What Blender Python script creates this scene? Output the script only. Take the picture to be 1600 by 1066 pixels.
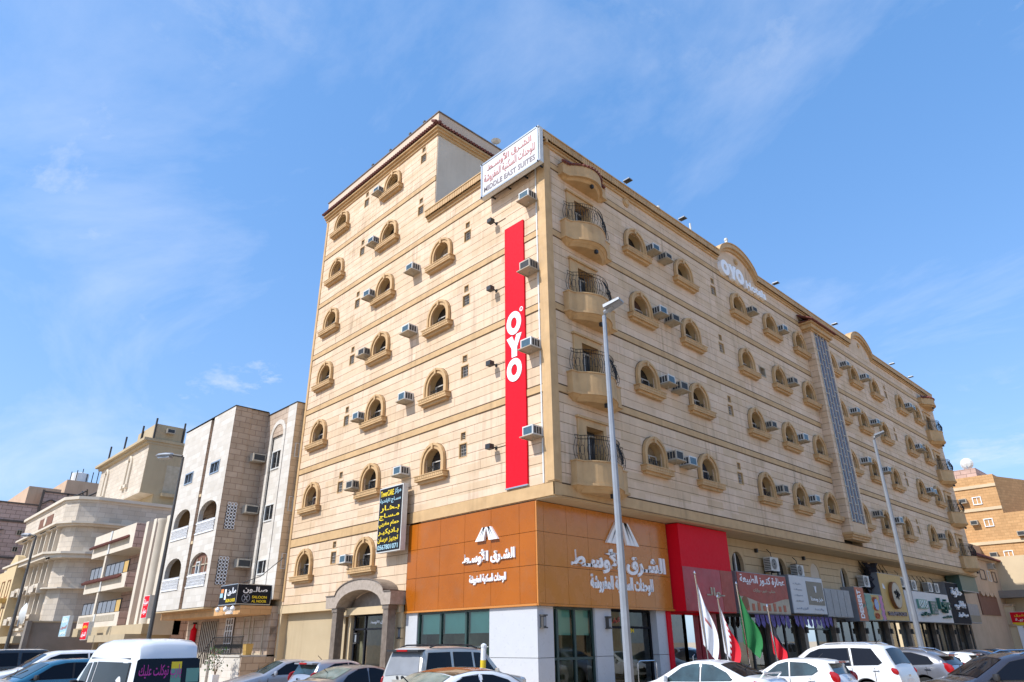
import bpy, bmesh, math, random
from mathutils import Vector, Matrix
random.seed(7)
R = math.radians
PI = math.pi
SC = bpy.context.scene
COL = SC.collection
for o in list(bpy.data.objects):
    bpy.data.objects.remove(o)

# ------------------------------------------------------------------ camera, sky, sun, exposure
CAM = Vector((15.027, -16.403, 1.65))
cd = bpy.data.cameras.new('camera')
cam = bpy.data.objects.new('camera', cd)
COL.objects.link(cam)
cam.location = CAM
_f = Vector((-math.sin(R(45.95)) * math.cos(R(23.947)), math.cos(R(45.95)) * math.cos(R(23.947)), math.sin(R(23.947))))
_r0 = Vector((math.cos(R(45.95)), math.sin(R(45.95)), 0))
_u0 = _r0.cross(_f)
_ro = R(-0.513)
_r = _r0 * math.cos(_ro) + _u0 * math.sin(_ro)
_u = -_r0 * math.sin(_ro) + _u0 * math.cos(_ro)
cam.rotation_euler = Matrix((_r, _u, -_f)).transposed().to_euler()
cd.sensor_width = 36.0
cd.lens = 36.0 * 1064.95 / 1600
cd.clip_start = 0.1
cd.clip_end = 6000
SC.camera = cam

SUN_D = Vector((0.30, 1.0, -1.03)).normalized()      # the way the light travels
SUN_EL = math.asin(-SUN_D.z)
SUN_ROT = math.atan2(-SUN_D.x, -SUN_D.y)
W = bpy.data.worlds.new('World')
SC.world = W
W.use_nodes = True
nt = W.node_tree
nt.nodes.clear()
_o = nt.nodes.new('ShaderNodeOutputWorld')
_bg = nt.nodes.new('ShaderNodeBackground')
_bg.inputs['Strength'].default_value = 0.148
_sk = nt.nodes.new('ShaderNodeTexSky')
_sk.sky_type = 'NISHITA'
_sk.sun_disc = False
_sk.sun_elevation = SUN_EL
_sk.sun_rotation = SUN_ROT
_sk.altitude = 0
_sk.air_density = 1.0
_sk.dust_density = 0.7
_sk.ozone_density = 3.0
_tc = nt.nodes.new('ShaderNodeTexCoord')
def _n(t, **k):
    n = nt.nodes.new(t)
    for a, b in k.items():
        n.inputs[a].default_value = b
    return n
# clouds laid on a plane high above: direction divided by its height
_sep = nt.nodes.new('ShaderNodeSeparateXYZ')
nt.links.new(_tc.outputs['Generated'], _sep.inputs[0])
_zc = nt.nodes.new('ShaderNodeMath'); _zc.operation = 'MAXIMUM'; _zc.inputs[1].default_value = 0.04
nt.links.new(_sep.outputs['Z'], _zc.inputs[0])
_za = nt.nodes.new('ShaderNodeMath'); _za.operation = 'ADD'; _za.inputs[1].default_value = 0.16
nt.links.new(_zc.outputs[0], _za.inputs[0])
_dx = nt.nodes.new('ShaderNodeMath'); _dx.operation = 'DIVIDE'
_dy = nt.nodes.new('ShaderNodeMath'); _dy.operation = 'DIVIDE'
nt.links.new(_sep.outputs['X'], _dx.inputs[0]); nt.links.new(_za.outputs[0], _dx.inputs[1])
nt.links.new(_sep.outputs['Y'], _dy.inputs[0]); nt.links.new(_za.outputs[0], _dy.inputs[1])
_cx = nt.nodes.new('ShaderNodeCombineXYZ')
nt.links.new(_dx.outputs[0], _cx.inputs[0]); nt.links.new(_dy.outputs[0], _cx.inputs[1])
_mp = nt.nodes.new('ShaderNodeMapping')
_mp.inputs['Rotation'].default_value = (0, 0, R(-35))
_mp.inputs['Scale'].default_value = (0.9, 1.35, 1)
_mp.inputs['Location'].default_value = (7.7, 3.9, 0)
nt.links.new(_cx.outputs[0], _mp.inputs[0])
_ns = nt.nodes.new('ShaderNodeTexNoise')
_ns.inputs['Scale'].default_value = 1.15; _ns.inputs['Detail'].default_value = 12; _ns.inputs['Roughness'].default_value = 0.62
_ns.inputs['Distortion'].default_value = 0.55
nt.links.new(_mp.outputs[0], _ns.inputs['Vector'])
_rp = nt.nodes.new('ShaderNodeMapRange')
_rp.inputs['From Min'].default_value = 0.50; _rp.inputs['From Max'].default_value = 0.95
_rp.inputs['To Min'].default_value = 0.0; _rp.inputs['To Max'].default_value = 0.46
nt.links.new(_ns.outputs['Fac'], _rp.inputs[0])
_mx = nt.nodes.new('ShaderNodeMix'); _mx.data_type = 'RGBA'
_fd = nt.nodes.new('ShaderNodeMapRange'); _fd.inputs['From Min'].default_value = 0.04; _fd.inputs['From Max'].default_value = 0.15; nt.links.new(_sep.outputs['Z'], _fd.inputs[0])
_f1 = nt.nodes.new('ShaderNodeMath'); _f1.operation = 'MULTIPLY'; nt.links.new(_rp.outputs[0], _f1.inputs[0]); nt.links.new(_fd.outputs[0], _f1.inputs[1])
nt.links.new(_f1.outputs[0], _mx.inputs['Factor'])
_fl = nt.nodes.new('ShaderNodeMix'); _fl.data_type = 'RGBA'; _fl.inputs['Factor'].default_value = 0.60
nt.links.new(_sk.outputs[0], _fl.inputs[6]); _fl.inputs[7].default_value = (0.24, 0.88, 2.10, 1)
_hz = nt.nodes.new('ShaderNodeMath'); _hz.operation = 'SUBTRACT'; _hz.inputs[0].default_value = 1.0; nt.links.new(_zc.outputs[0], _hz.inputs[1])
_hp = nt.nodes.new('ShaderNodeMath'); _hp.operation = 'POWER'; _hp.inputs[1].default_value = 4.0; nt.links.new(_hz.outputs[0], _hp.inputs[0])
_hf = nt.nodes.new('ShaderNodeMath'); _hf.operation = 'MULTIPLY'; _hf.inputs[1].default_value = 0.62; nt.links.new(_hp.outputs[0], _hf.inputs[0])
_hm = nt.nodes.new('ShaderNodeMix'); _hm.data_type = 'RGBA'
nt.links.new(_hf.outputs[0], _hm.inputs['Factor']); nt.links.new(_fl.outputs[2], _hm.inputs[6]); _hm.inputs[7].default_value = (1.25, 1.62, 2.2, 1)
nt.links.new(_hm.outputs[2], _mx.inputs[6])
_mx.inputs[7].default_value = (3.1, 3.2, 3.5, 1)
# small broken puffs, a second finer layer of the same cloud plane
_n2 = nt.nodes.new('ShaderNodeTexNoise'); _n2.inputs['Scale'].default_value = 2.6; _n2.inputs['Detail'].default_value = 12; _n2.inputs['Roughness'].default_value = 0.66; _n2.inputs['Distortion'].default_value = 0.25
_m2 = nt.nodes.new('ShaderNodeMapping'); _m2.inputs['Location'].default_value = (17.9, -4.7, 0); nt.links.new(_cx.outputs[0], _m2.inputs[0]); nt.links.new(_m2.outputs[0], _n2.inputs['Vector'])
_n3 = nt.nodes.new('ShaderNodeTexNoise'); _n3.inputs['Scale'].default_value = 0.7; _n3.inputs['Detail'].default_value = 2; nt.links.new(_m2.outputs[0], _n3.inputs['Vector'])
_r2 = nt.nodes.new('ShaderNodeMapRange'); _r2.inputs['From Min'].default_value = 0.57; _r2.inputs['From Max'].default_value = 0.80; nt.links.new(_n2.outputs['Fac'], _r2.inputs[0])
_r3 = nt.nodes.new('ShaderNodeMapRange'); _r3.inputs['From Min'].default_value = 0.46; _r3.inputs['From Max'].default_value = 0.66; nt.links.new(_n3.outputs['Fac'], _r3.inputs[0])
_p2 = nt.nodes.new('ShaderNodeMath'); _p2.operation = 'MULTIPLY'; nt.links.new(_r2.outputs[0], _p2.inputs[0]); nt.links.new(_r3.outputs[0], _p2.inputs[1])
_m3 = nt.nodes.new('ShaderNodeMix'); _m3.data_type = 'RGBA'
_p3 = nt.nodes.new('ShaderNodeMath'); _p3.operation = 'MULTIPLY'; nt.links.new(_p2.outputs[0], _p3.inputs[0]); nt.links.new(_fd.outputs[0], _p3.inputs[1])
nt.links.new(_p3.outputs[0], _m3.inputs['Factor']); nt.links.new(_mx.outputs[2], _m3.inputs[6]); _m3.inputs[7].default_value = (2.7, 2.8, 2.95, 1)
nt.links.new(_m3.outputs[2], _bg.inputs['Color'])
nt.links.new(_bg.outputs[0], _o.inputs[0])

sd = bpy.data.lights.new('sun', 'SUN')
sd.energy = 2.0
sd.angle = R(0.53)
sd.color = (1.0, 0.975, 0.935)
sun = bpy.data.objects.new('sun', sd)
COL.objects.link(sun)
sun.location = (0, -40, 60)
sun.rotation_euler = SUN_D.to_track_quat('-Z', 'Y').to_euler()
SC.view_settings.view_transform = 'Standard'
SC.view_settings.look = 'None'
SC.view_settings.exposure = 1.3
SC.view_settings.gamma = 1.0
SC.view_settings.use_curve_mapping = False
SC.cycles.max_bounces = 6
SC.cycles.use_denoising = True

# ------------------------------------------------------------------ materials
def _val(n, k, v):
    if k in n.inputs: n.inputs[k].default_value = v
def mat(name, col, rough=0.7, metal=0.0, var=0.0, vs=3.0, bump=0.0, bs=40.0, spec=0.5, coat=0.0, streak=0.0, streak_col=(0.16, 0.09, 0.04), brick=None, cell=None, ior=None, dirt=0.0):
    """procedural surface: base colour with noise variation, vertical streaks, brick joints, per-cell tint, bump"""
    m = bpy.data.materials.new(name)
    m.use_nodes = True
    t = m.node_tree
    b = t.nodes['Principled BSDF']
    _val(b, 'Roughness', rough); _val(b, 'Metallic', metal); _val(b, 'Specular IOR Level', spec); _val(b, 'Coat Weight', coat); _val(b, 'Coat Roughness', 0.04)
    if ior: _val(b, 'IOR', ior)
    c = (*col, 1.0)
    _val(b, 'Base Color', c)
    if not (var or bump or streak or brick or cell or dirt): return m
    L = t.links.new
    geo = t.nodes.new('ShaderNodeNewGeometry')
    src = geo.outputs['Position']
    out = None
    def mix(fac, a, bb, blend='MIX'):
        x = t.nodes.new('ShaderNodeMix'); x.data_type = 'RGBA'; x.blend_type = blend
        if hasattr(fac, 'is_linked'): L(fac, x.inputs[0])
        else: x.inputs[0].default_value = fac
        for s, i in ((a, 6), (bb, 7)):
            if hasattr(s, 'is_linked'): L(s, x.inputs[i])
            else: x.inputs[i].default_value = s
        return x.outputs[2]
    def mathn(op, a, bb=0.0):
        x = t.nodes.new('ShaderNodeMath'); x.operation = op
        for s, i in ((a, 0), (bb, 1)):
            if hasattr(s, 'is_linked'): L(s, x.inputs[i])
            else: x.inputs[i].default_value = s
        return x.outputs[0]
    def noise(scale, detail=4, vec=None, rough=0.55):
        x = t.nodes.new('ShaderNodeTexNoise'); x.inputs['Scale'].default_value = scale; x.inputs['Detail'].default_value = detail; x.inputs['Roughness'].default_value = rough
        L(vec if vec is not None else src, x.inputs['Vector'])
        return x.outputs['Fac']
    def rng(v, a, bb, c0=0.0, c1=1.0):
        x = t.nodes.new('ShaderNodeMapRange'); L(v, x.inputs[0])
        for i, q in zip((1, 2, 3, 4), (a, bb, c0, c1)): x.inputs[i].default_value = q
        return x.outputs[0]
    cur = c
    height = None
    if cell or brick:
        sp = t.nodes.new('ShaderNodeSeparateXYZ'); L(src, sp.inputs[0])
        uv = t.nodes.new('ShaderNodeCombineXYZ')
        L(mathn('ADD', sp.outputs[0], sp.outputs[1]), uv.inputs[0]); L(sp.outputs[2], uv.inputs[1])
    if cell:                                          # (width, height, z offset, amount): one tint per stone
        w, h, z0, amt = cell
        row = mathn('FLOOR', mathn('DIVIDE', mathn('ADD', sp.outputs[2], -z0), h))
        cu = mathn('FLOOR', mathn('ADD', mathn('DIVIDE', mathn('ADD', sp.outputs[0], sp.outputs[1]), w), mathn('MULTIPLY', mathn('MODULO', row, 2.0), 0.5)))
        cv = t.nodes.new('ShaderNodeCombineXYZ'); L(cu, cv.inputs[0]); L(row, cv.inputs[1])
        wn = t.nodes.new('ShaderNodeTexWhiteNoise'); wn.noise_dimensions = '2D'; L(cv.outputs[0], wn.inputs['Vector'])
        lo = tuple(x * (1 - amt) for x in col); hi = tuple(min(1, x * (1 + amt * 0.7)) for x in col)
        cur = mix(wn.outputs['Value'], (lo[0], lo[1] * 0.97, lo[2] * 0.92, 1), (hi[0], hi[1], hi[2] * 1.06, 1))
    if brick:                                         # (width, height, joint, joint colour)
        bt = t.nodes.new('ShaderNodeTexBrick'); L(uv.outputs[0], bt.inputs['Vector'])
        for k, v in (('Scale', 1.0), ('Brick Width', brick[0]), ('Row Height', brick[1]), ('Mortar Size', brick[2]), ('Mortar Smooth', 0.1), ('Bias', 0.0)): bt.inputs[k].default_value = v
        bt.inputs['Color1'].default_value = c; bt.inputs['Color2'].default_value = (col[0] * .84, col[1] * .82, col[2] * .79, 1); bt.inputs['Mortar'].default_value = (*brick[3], 1)
        cur = bt.outputs['Color']; height = mathn('SUBTRACT', 1.0, bt.outputs['Fac'])
    if var:
        f = rng(noise(vs, 6), 0.3, 0.72)
        dk = (1 - var, 1 - var * 1.1, 1 - var * 1.25, 1)
        cur = mix(1.0, cur, mix(f, dk, (1 + var * .25, 1 + var * .25, 1 + var * .25, 1)), 'MULTIPLY')
    if streak:
        mpn = t.nodes.new('ShaderNodeMapping'); L(src, mpn.inputs[0]); mpn.inputs['Scale'].default_value = (2.6, 2.6, 0.16)
        s1 = rng(noise(1.6, 7, mpn.outputs[0], 0.62), 0.47, 0.74)
        s2 = rng(noise(0.45, 3), 0.42, 0.66)
        cur = mix(mathn('MULTIPLY', mathn('MULTIPLY', s1, s2), streak), cur, (*streak_col, 1))
    if dirt:
        cur = mix(mathn('MULTIPLY', rng(noise(1.1, 8, None, 0.68), 0.5, 0.75), dirt), cur, (0.2, 0.15, 0.1, 1))
    if hasattr(cur, 'is_linked'): L(cur, b.inputs['Base Color'])
    if rough < 0.9 and var:
        L(rng(noise(vs * 3.1, 5), 0.25, 0.75, max(0.02, rough - .1), min(1, rough + .12)), b.inputs['Roughness'])
    if bump or height is not None:
        bn = t.nodes.new('ShaderNodeBump'); bn.inputs['Strength'].default_value = bump or 0.4; bn.inputs['Distance'].default_value = 0.03
        hsrc = noise(bs, 8)
        if height is not None: hsrc = mathn('ADD', mathn('MULTIPLY', hsrc, 0.25), height)
        L(hsrc, bn.inputs['Height']); L(bn.outputs[0], b.inputs['Normal'])
    return m

def glass_mat(name, tint=(0.7, 0.85, 0.8), ior=1.7, through=0.75):
    """tinted pane that shows what is behind it and mirrors the street"""
    m = bpy.data.materials.new(name); m.use_nodes = True
    t = m.node_tree; t.nodes.clear()
    o = t.nodes.new('ShaderNodeOutputMaterial'); mx = t.nodes.new('ShaderNodeMixShader'); tr = t.nodes.new('ShaderNodeBsdfTransparent'); gl = t.nodes.new('ShaderNodeBsdfGlossy'); fr = t.nodes.new('ShaderNodeFresnel')
    fr.inputs['IOR'].default_value = ior; gl.inputs['Roughness'].default_value = 0.015; gl.inputs['Color'].default_value = (0.92, 0.96, 0.95, 1)
    tr.inputs['Color'].default_value = (tint[0] * through, tint[1] * through, tint[2] * through, 1)
    t.links.new(fr.outputs[0], mx.inputs[0]); t.links.new(tr.outputs[0], mx.inputs[1]); t.links.new(gl.outputs[0], mx.inputs[2]); t.links.new(mx.outputs[0], o.inputs[0])
    return m

M = {}
def addm(k, *a, **kw): M[k] = mat(k, *a, **kw)
addm('cladding', (0.71, 0.53, 0.355), 0.75, var=0.12, vs=1.3, bump=0.10, bs=60, cell=(1.25, 0.361, 9.98, 0.09), streak=0.55)
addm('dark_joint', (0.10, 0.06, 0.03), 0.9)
addm('mortar', (0.17, 0.11, 0.06), 0.9)
addm('trim', (0.58, 0.375, 0.18), 0.7, var=0.16, vs=2.2, bump=0.12, bs=50, streak=0.45)
addm('reveal', (0.52, 0.36, 0.18), 0.8, var=0.12)
addm('beige_plaster', (0.60, 0.46, 0.28), 0.85, var=0.10, vs=0.9, bump=0.12, bs=25, streak=0.25)
addm('tower_plaster', (0.62, 0.53, 0.42), 0.9, var=0.10, vs=0.8, bump=0.2, bs=18, streak=0.3, streak_col=(.25, .2, .15))
addm('parapet_stucco', (0.62, 0.48, 0.36), 0.85, var=0.10, vs=1.0)
addm('grey_plaster', (0.52, 0.47, 0.40), 0.9, var=0.14, vs=0.8, bump=0.2, bs=18, streak=0.35, streak_col=(.2, .17, .14))
addm('roof_tile', (0.16, 0.045, 0.03), 0.7, var=0.2)
addm('pane_dark', (0.022, 0.024, 0.027), 0.06, var=0.3, ior=1.6)
addm('pane_blue', (0.035, 0.045, 0.07), 0.12, ior=1.45)
addm('curtain_tan', (0.30, 0.22, 0.13), 0.8, var=0.4, vs=6)
addm('curtain_brown', (0.10, 0.05, 0.035), 0.6, var=0.4, vs=6)
addm('curtain_grey', (0.26, 0.22, 0.25), 0.5, var=0.3, vs=3)
addm('iron', (0.02, 0.019, 0.018), 0.5, metal=0.3)
addm('sash_white', (0.55, 0.52, 0.47), 0.5)
addm('door_brown', (0.05, 0.03, 0.03), 0.5, var=0.3, vs=5)
addm('casing', (0.66, 0.66, 0.63), 0.45, var=0.12, vs=5)
addm('casing_aged', (0.50, 0.45, 0.37), 0.6, var=0.22, vs=5, dirt=0.4)
addm('vent_dark', (0.035, 0.037, 0.04), 0.6)
addm('coil', (0.10, 0.19, 0.25), 0.35, metal=0.3, var=0.2, vs=8)
addm('shelf_tan', (0.42, 0.36, 0.27), 0.7, var=0.2)
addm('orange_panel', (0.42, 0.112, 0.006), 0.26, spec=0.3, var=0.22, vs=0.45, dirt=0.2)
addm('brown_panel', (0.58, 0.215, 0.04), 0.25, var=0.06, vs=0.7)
addm('sign_red', (0.72, 0.004, 0.018), 0.6, spec=0.15, var=0.04)
addm('sign_red_dark', (0.42, 0.015, 0.03), 0.35, var=0.25, vs=1.5)
addm('letter_white', (0.90, 0.90, 0.90), 0.4)
addm('letter_red', (0.45, 0.14, 0.13), 0.5)
addm('letter_dark', (0.20, 0.16, 0.18), 0.5)
addm('letter_yellow', (0.85, 0.62, 0.02), 0.5)
addm('letter_blue', (0.35, 0.55, 0.62), 0.5)
addm('letter_green', (0.02, 0.12, 0.09), 0.5)
addm('letter_grey', (0.33, 0.36, 0.42), 0.5)
addm('letter_pink', (0.55, 0.04, 0.30), 0.5)
addm('sign_white', (0.62, 0.61, 0.60), 0.45, var=0.06)
addm('sign_black', (0.016, 0.017, 0.022), 0.75, spec=0.15)
addm('sign_navy', (0.02, 0.025, 0.05), 0.35)
addm('sign_brown', (0.20, 0.17, 0.12), 0.5)
addm('sign_grey', (0.24, 0.25, 0.27), 0.4, var=0.15)
addm('sign_tan', (0.50, 0.42, 0.30), 0.5, var=0.2)
addm('sign_rust', (0.40, 0.055, 0.03), 0.5, var=0.2)
addm('sign_yellow', (0.58, 0.36, 0.10), 0.5, var=0.06)
addm('sign_orange', (0.48, 0.11, 0.04), 0.5)
addm('sign_green', (0.06, 0.12, 0.10), 0.5)
addm('sign_teal', (0.15, 0.32, 0.25), 0.5)
addm('sign_pink', (0.50, 0.16, 0.35), 0.5)
addm('alu', (0.42, 0.45, 0.48), 0.35, metal=0.7)
addm('galvanised', (0.33, 0.35, 0.38), 0.45, metal=0.35, var=0.12, vs=4)
addm('lamp_grey', (0.24, 0.26, 0.29), 0.5, metal=0.2, var=0.1)
addm('lamp_dark', (0.07, 0.065, 0.06), 0.6)
addm('led_glass', (0.25, 0.27, 0.30), 0.2)
addm('black_metal', (0.02, 0.021, 0.023), 0.5)
addm('white_panel', (0.54, 0.55, 0.57), 0.32, var=0.04)
addm('frame_green', (0.03, 0.06, 0.055), 0.4)
addm('blind', (0.50, 0.80, 0.72), 0.8, var=0.05)
addm('interior', (0.05, 0.05, 0.05), 0.9, var=0.5, vs=1.2)
addm('interior_warm', (0.30, 0.23, 0.16), 0.9, var=0.6, vs=1.6)
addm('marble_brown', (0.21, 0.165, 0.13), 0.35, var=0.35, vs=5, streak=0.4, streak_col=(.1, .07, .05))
addm('marble_lit', (0.44, 0.36, 0.29), 0.45, var=0.3, vs=7)  # lighter copy of the brown marble, sunlight put into the colour
M['shop_glass'] = glass_mat('shop_glass', (0.72, 0.93, 0.88), 1.7, 0.95)
M['street_glass'] = glass_mat('street_glass', (0.9, 0.92, 0.9), 2.3, 0.95)
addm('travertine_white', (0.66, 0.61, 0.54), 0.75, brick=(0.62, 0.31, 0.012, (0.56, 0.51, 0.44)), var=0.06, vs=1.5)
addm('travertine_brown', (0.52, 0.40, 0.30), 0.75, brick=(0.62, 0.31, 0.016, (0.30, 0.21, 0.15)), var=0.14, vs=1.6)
addm('beige_stone', (0.66, 0.50, 0.32), 0.75, brick=(0.62, 0.31, 0.014, (0.42, 0.3, 0.18)), var=0.12, vs=1.6)
addm('tan_wall', (0.47, 0.37, 0.23), 0.85, var=0.10, vs=0.7, bump=0.1, bs=14, streak=0.2)
addm('white_stone', (0.64, 0.555, 0.45), 0.8, var=0.10, vs=1.4, brick=(0.9, 0.4, 0.012, (0.4, 0.34, 0.28)))
addm('pale_stucco', (0.66, 0.575, 0.46), 0.85, var=0.10, vs=1.0)
addm('pink_stone', (0.62, 0.43, 0.36), 0.8, brick=(0.9, 0.42, 0.02, (0.24, 0.15, 0.12)), var=0.12)
addm('yellow_wall', (0.66, 0.50, 0.28), 0.85, var=0.10)
addm('orange_wall', (0.66, 0.38, 0.17), 0.85, brick=(0.5, 0.25, 0.012, (0.45, 0.25, 0.1)), var=0.08)
addm('peach_wall', (0.55, 0.39, 0.26), 0.85, var=0.12, vs=0.8, streak=0.3)
addm('cream_wall', (0.68, 0.53, 0.34), 0.85, var=0.08, vs=0.8)
addm('brown_wall', (0.20, 0.09, 0.055), 0.8, var=0.15)
addm('dark_wall', (0.13, 0.10, 0.08), 0.8, var=0.2)
addm('concrete_wall', (0.27, 0.235, 0.20), 0.9, var=0.25, vs=0.6, bump=0.15, bs=12)
addm('window_blue', (0.05, 0.13, 0.38), 0.15)
addm('asphalt', (0.055, 0.055, 0.056), 0.9, var=0.25, vs=0.5, bump=0.3, bs=60)
addm('paving', (0.56, 0.43, 0.29), 0.85, brick=(0.4, 0.4, 0.012, (0.2, 0.17, 0.14)), var=0.15)
addm('pale_road', (0.42, 0.32, 0.22), 0.95, var=0.3, vs=0.3, dirt=0.3)  # far paler than asphalt, to bounce warm light onto the shaded front
addm('kerb', (0.42, 0.40, 0.37), 0.85, var=0.15)
addm('sand', (0.58, 0.43, 0.28), 0.95, var=0.2, vs=0.05)
addm('marking', (0.72, 0.72, 0.70), 0.7, var=0.15, vs=3)
addm('tyre', (0.018, 0.018, 0.018), 0.85)
addm('rim', (0.55, 0.56, 0.58), 0.3, metal=0.9)
addm('car_glass', (0.008, 0.010, 0.016), 0.04, ior=1.4, spec=0.3)
addm('car_glass_teal', (0.03, 0.065, 0.072), 0.03, ior=1.8, var=0.7, vs=2.2)
addm('car_glass_bright', (0.15, 0.22, 0.21), 0.05, ior=1.8, var=0.5, vs=2.0)
addm('car_white', (0.78, 0.79, 0.80), 0.28, coat=0.8)
addm('car_silver', (0.42, 0.43, 0.46), 0.3, metal=0.5, coat=0.8)
addm('car_champagne', (0.56, 0.52, 0.45), 0.32, metal=0.35, coat=0.7)
addm('car_grey', (0.20, 0.205, 0.23), 0.28, metal=0.5, coat=0.9)
addm('car_dark', (0.05, 0.047, 0.06), 0.25, metal=0.4, coat=1.0)
addm('car_black', (0.012, 0.012, 0.013), 0.2, coat=1.0)
addm('car_blue', (0.03, 0.16, 0.25), 0.25, metal=0.4, coat=1.0)
addm('car_trim', (0.025, 0.025, 0.027), 0.6)
addm('lens_red', (0.38, 0.006, 0.008), 0.2, coat=0.2)
addm('lens_clear', (0.60, 0.62, 0.64), 0.08, metal=0.4)
addm('lens_amber', (0.70, 0.22, 0.03), 0.2)
addm('chrome', (0.65, 0.65, 0.66), 0.12, metal=1.0)
addm('flag_white', (0.78, 0.78, 0.80), 0.8)
addm('flag_red', (0.62, 0.01, 0.025), 0.8)
addm('flag_green', (0.015, 0.17, 0.045), 0.8)
addm('flag_black', (0.02, 0.02, 0.03), 0.8)
addm('bunting_purple', (0.16, 0.11, 0.32), 0.8, var=0.5, vs=9)
addm('wood', (0.30, 0.13, 0.05), 0.6, var=0.3, vs=4)
addm('leaf', (0.06, 0.13, 0.03), 0.6, var=0.3, vs=9)
addm('water_tank', (0.75, 0.75, 0.74), 0.5)
addm('copper_pipe', (0.03, 0.028, 0.026), 0.6)
addm('post_yellow', (0.80, 0.55, 0.02), 0.5, var=0.1)

# ------------------------------------------------------------------ mesh helpers
def mapL(u, d, z): return (u, -d, z)          # facade that looks to -Y: u along X, d outwards
def mapR(u, d, z): return (d, u, z)           # facade that looks to +X: u along Y, d outwards
def mapN(x, y, z): return (x, y, z)
class MB:
    def __init__(s, f=None): s.v = []; s.f = []; s.m = []; s.map = f or mapN; s.cur = 0
    def face(s, pts):
        i = len(s.v); s.v += [s.map(*p) for p in pts]; s.f.append(tuple(range(i, i + len(pts)))); s.m.append(s.cur)
    def faces(s, pts, fs):
        i = len(s.v); s.v += [s.map(*p) for p in pts]
        for f in fs: s.f.append(tuple(a + i for a in f)); s.m.append(s.cur)
    def box(s, x0, x1, y0, y1, z0, z1, skip=()):
        p = [(x0, y0, z0), (x1, y0, z0), (x1, y1, z0), (x0, y1, z0), (x0, y0, z1), (x1, y0, z1), (x1, y1, z1), (x0, y1, z1)]
        fs = {'b': (0, 3, 2, 1), 't': (4, 5, 6, 7), 'y0': (0, 1, 5, 4), 'x1': (1, 2, 6, 5), 'y1': (2, 3, 7, 6), 'x0': (3, 0, 4, 7)}
        s.faces(p, [f for k, f in fs.items() if k not in skip]); return s
    def prism(s, poly, a, b):
        """polygon in (x,z) pushed from y=a to y=b"""
        n = len(poly)
        s.faces([(x, a, z) for x, z in poly] + [(x, b, z) for x, z in poly], [tuple(range(n)), tuple(range(2 * n - 1, n - 1, -1))] + [(i, (i + 1) % n, n + (i + 1) % n, n + i) for i in range(n)]); return s
    def vprism(s, poly, z0, z1, top=None):
        """polygon in (x,y) pushed from z0 to z1; top = other polygon for the upper end"""
        n = len(poly); tp = top or poly
        s.faces([(x, y, z0) for x, y in poly] + [(x, y, z1) for x, y in tp], [tuple(range(n - 1, -1, -1)), tuple(range(n, 2 * n))] + [(i, (i + 1) % n, n + (i + 1) % n, n + i) for i in range(n)]); return s
    def ring(s, outer, inner, a, b, close=False):
        """band between two equally long (x,z) outlines, from y=a to y=b"""
        n = len(outer); e = n if close else n - 1
        p = [(x, a, z) for x, z in outer] + [(x, a, z) for x, z in inner] + [(x, b, z) for x, z in outer] + [(x, b, z) for x, z in inner]
        fs = []
        for i in range(e):
            j = (i + 1) % n
            fs += [(i, j, n + j, n + i), (2 * n + i, 2 * n + j, 3 * n + j, 3 * n + i), (i, j, 2 * n + j, 2 * n + i), (n + i, n + j, 3 * n + j, 3 * n + i)]
        if not close: fs += [(0, n, 3 * n, 2 * n), (n - 1, 2 * n - 1, 4 * n - 1, 3 * n - 1)]
        s.faces(p, fs); return s
    def tunnel(s, line, a, b):
        n = len(line); s.faces([(x, a, z) for x, z in line] + [(x, b, z) for x, z in line], [(i, i + 1, n + i + 1, n + i) for i in range(n - 1)]); return s
    def tube(s, pts, r, n=6, r2=None, cap=True):
        pts = [Vector(p) for p in pts]; rows = []
        for i, p in enumerate(pts):
            t = (pts[min(i + 1, len(pts) - 1)] - pts[max(i - 1, 0)]).normalized()
            a = t.cross(Vector((0, 0, 1)) if abs(t.z) < 0.9 else Vector((1, 0, 0))).normalized(); b = t.cross(a)
            rr = r if r2 is None else r + (r2 - r) * i / (len(pts) - 1)
            rows.append([tuple(p + a * math.cos(2 * PI * k / n) * rr + b * math.sin(2 * PI * k / n) * rr) for k in range(n)])
        fs = [(i * n + k, i * n + (k + 1) % n, (i + 1) * n + (k + 1) % n, (i + 1) * n + k) for i in range(len(pts) - 1) for k in range(n)]
        if cap: fs += [tuple(range(n)), tuple(range((len(pts) - 1) * n, len(pts) * n))]
        s.faces([q for row in rows for q in row], fs); return s
    def lathe(s, prof, c=(0, 0, 0), n=16, axis='z'):
        p = []
        for r, h in prof:
            for k in range(n):
                a = 2 * PI * k / n; x, y = r * math.cos(a), r * math.sin(a)
                p.append((c[0] + x, c[1] + y, c[2] + h) if axis == 'z' else (c[0] + x, c[1] + h, c[2] + y) if axis == 'y' else (c[0] + h, c[1] + x, c[2] + y))
        m = len(prof)
        s.faces(p, [(i * n + k, i * n + (k + 1) % n, (i + 1) * n + (k + 1) % n, (i + 1) * n + k) for i in range(m - 1) for k in range(n)] + [tuple(range(n)), tuple(range((m - 1) * n, m * n))]); return s
    def mesh(s, name, mats, smooth=False, merge=False):
        me = bpy.data.meshes.new(name); me.from_pydata(s.v, [], s.f)
        if not isinstance(mats, (list, tuple)): mats = [mats]
        for m in mats: me.materials.append(M[m] if isinstance(m, str) else m)
        if len(mats) > 1: me.polygons.foreach_set('material_index', s.m)
        bm = bmesh.new(); bm.from_mesh(me)
        if merge: bmesh.ops.remove_doubles(bm, verts=bm.verts, dist=0.0008)
        bmesh.ops.recalc_face_normals(bm, faces=bm.faces)
        if smooth:
            for f in bm.faces: f.smooth = True
            for e in bm.edges:
                if len(e.link_faces) == 2 and e.calc_face_angle(0) > R(38): e.smooth = False
        bm.to_mesh(me); bm.free()
        return me
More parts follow.
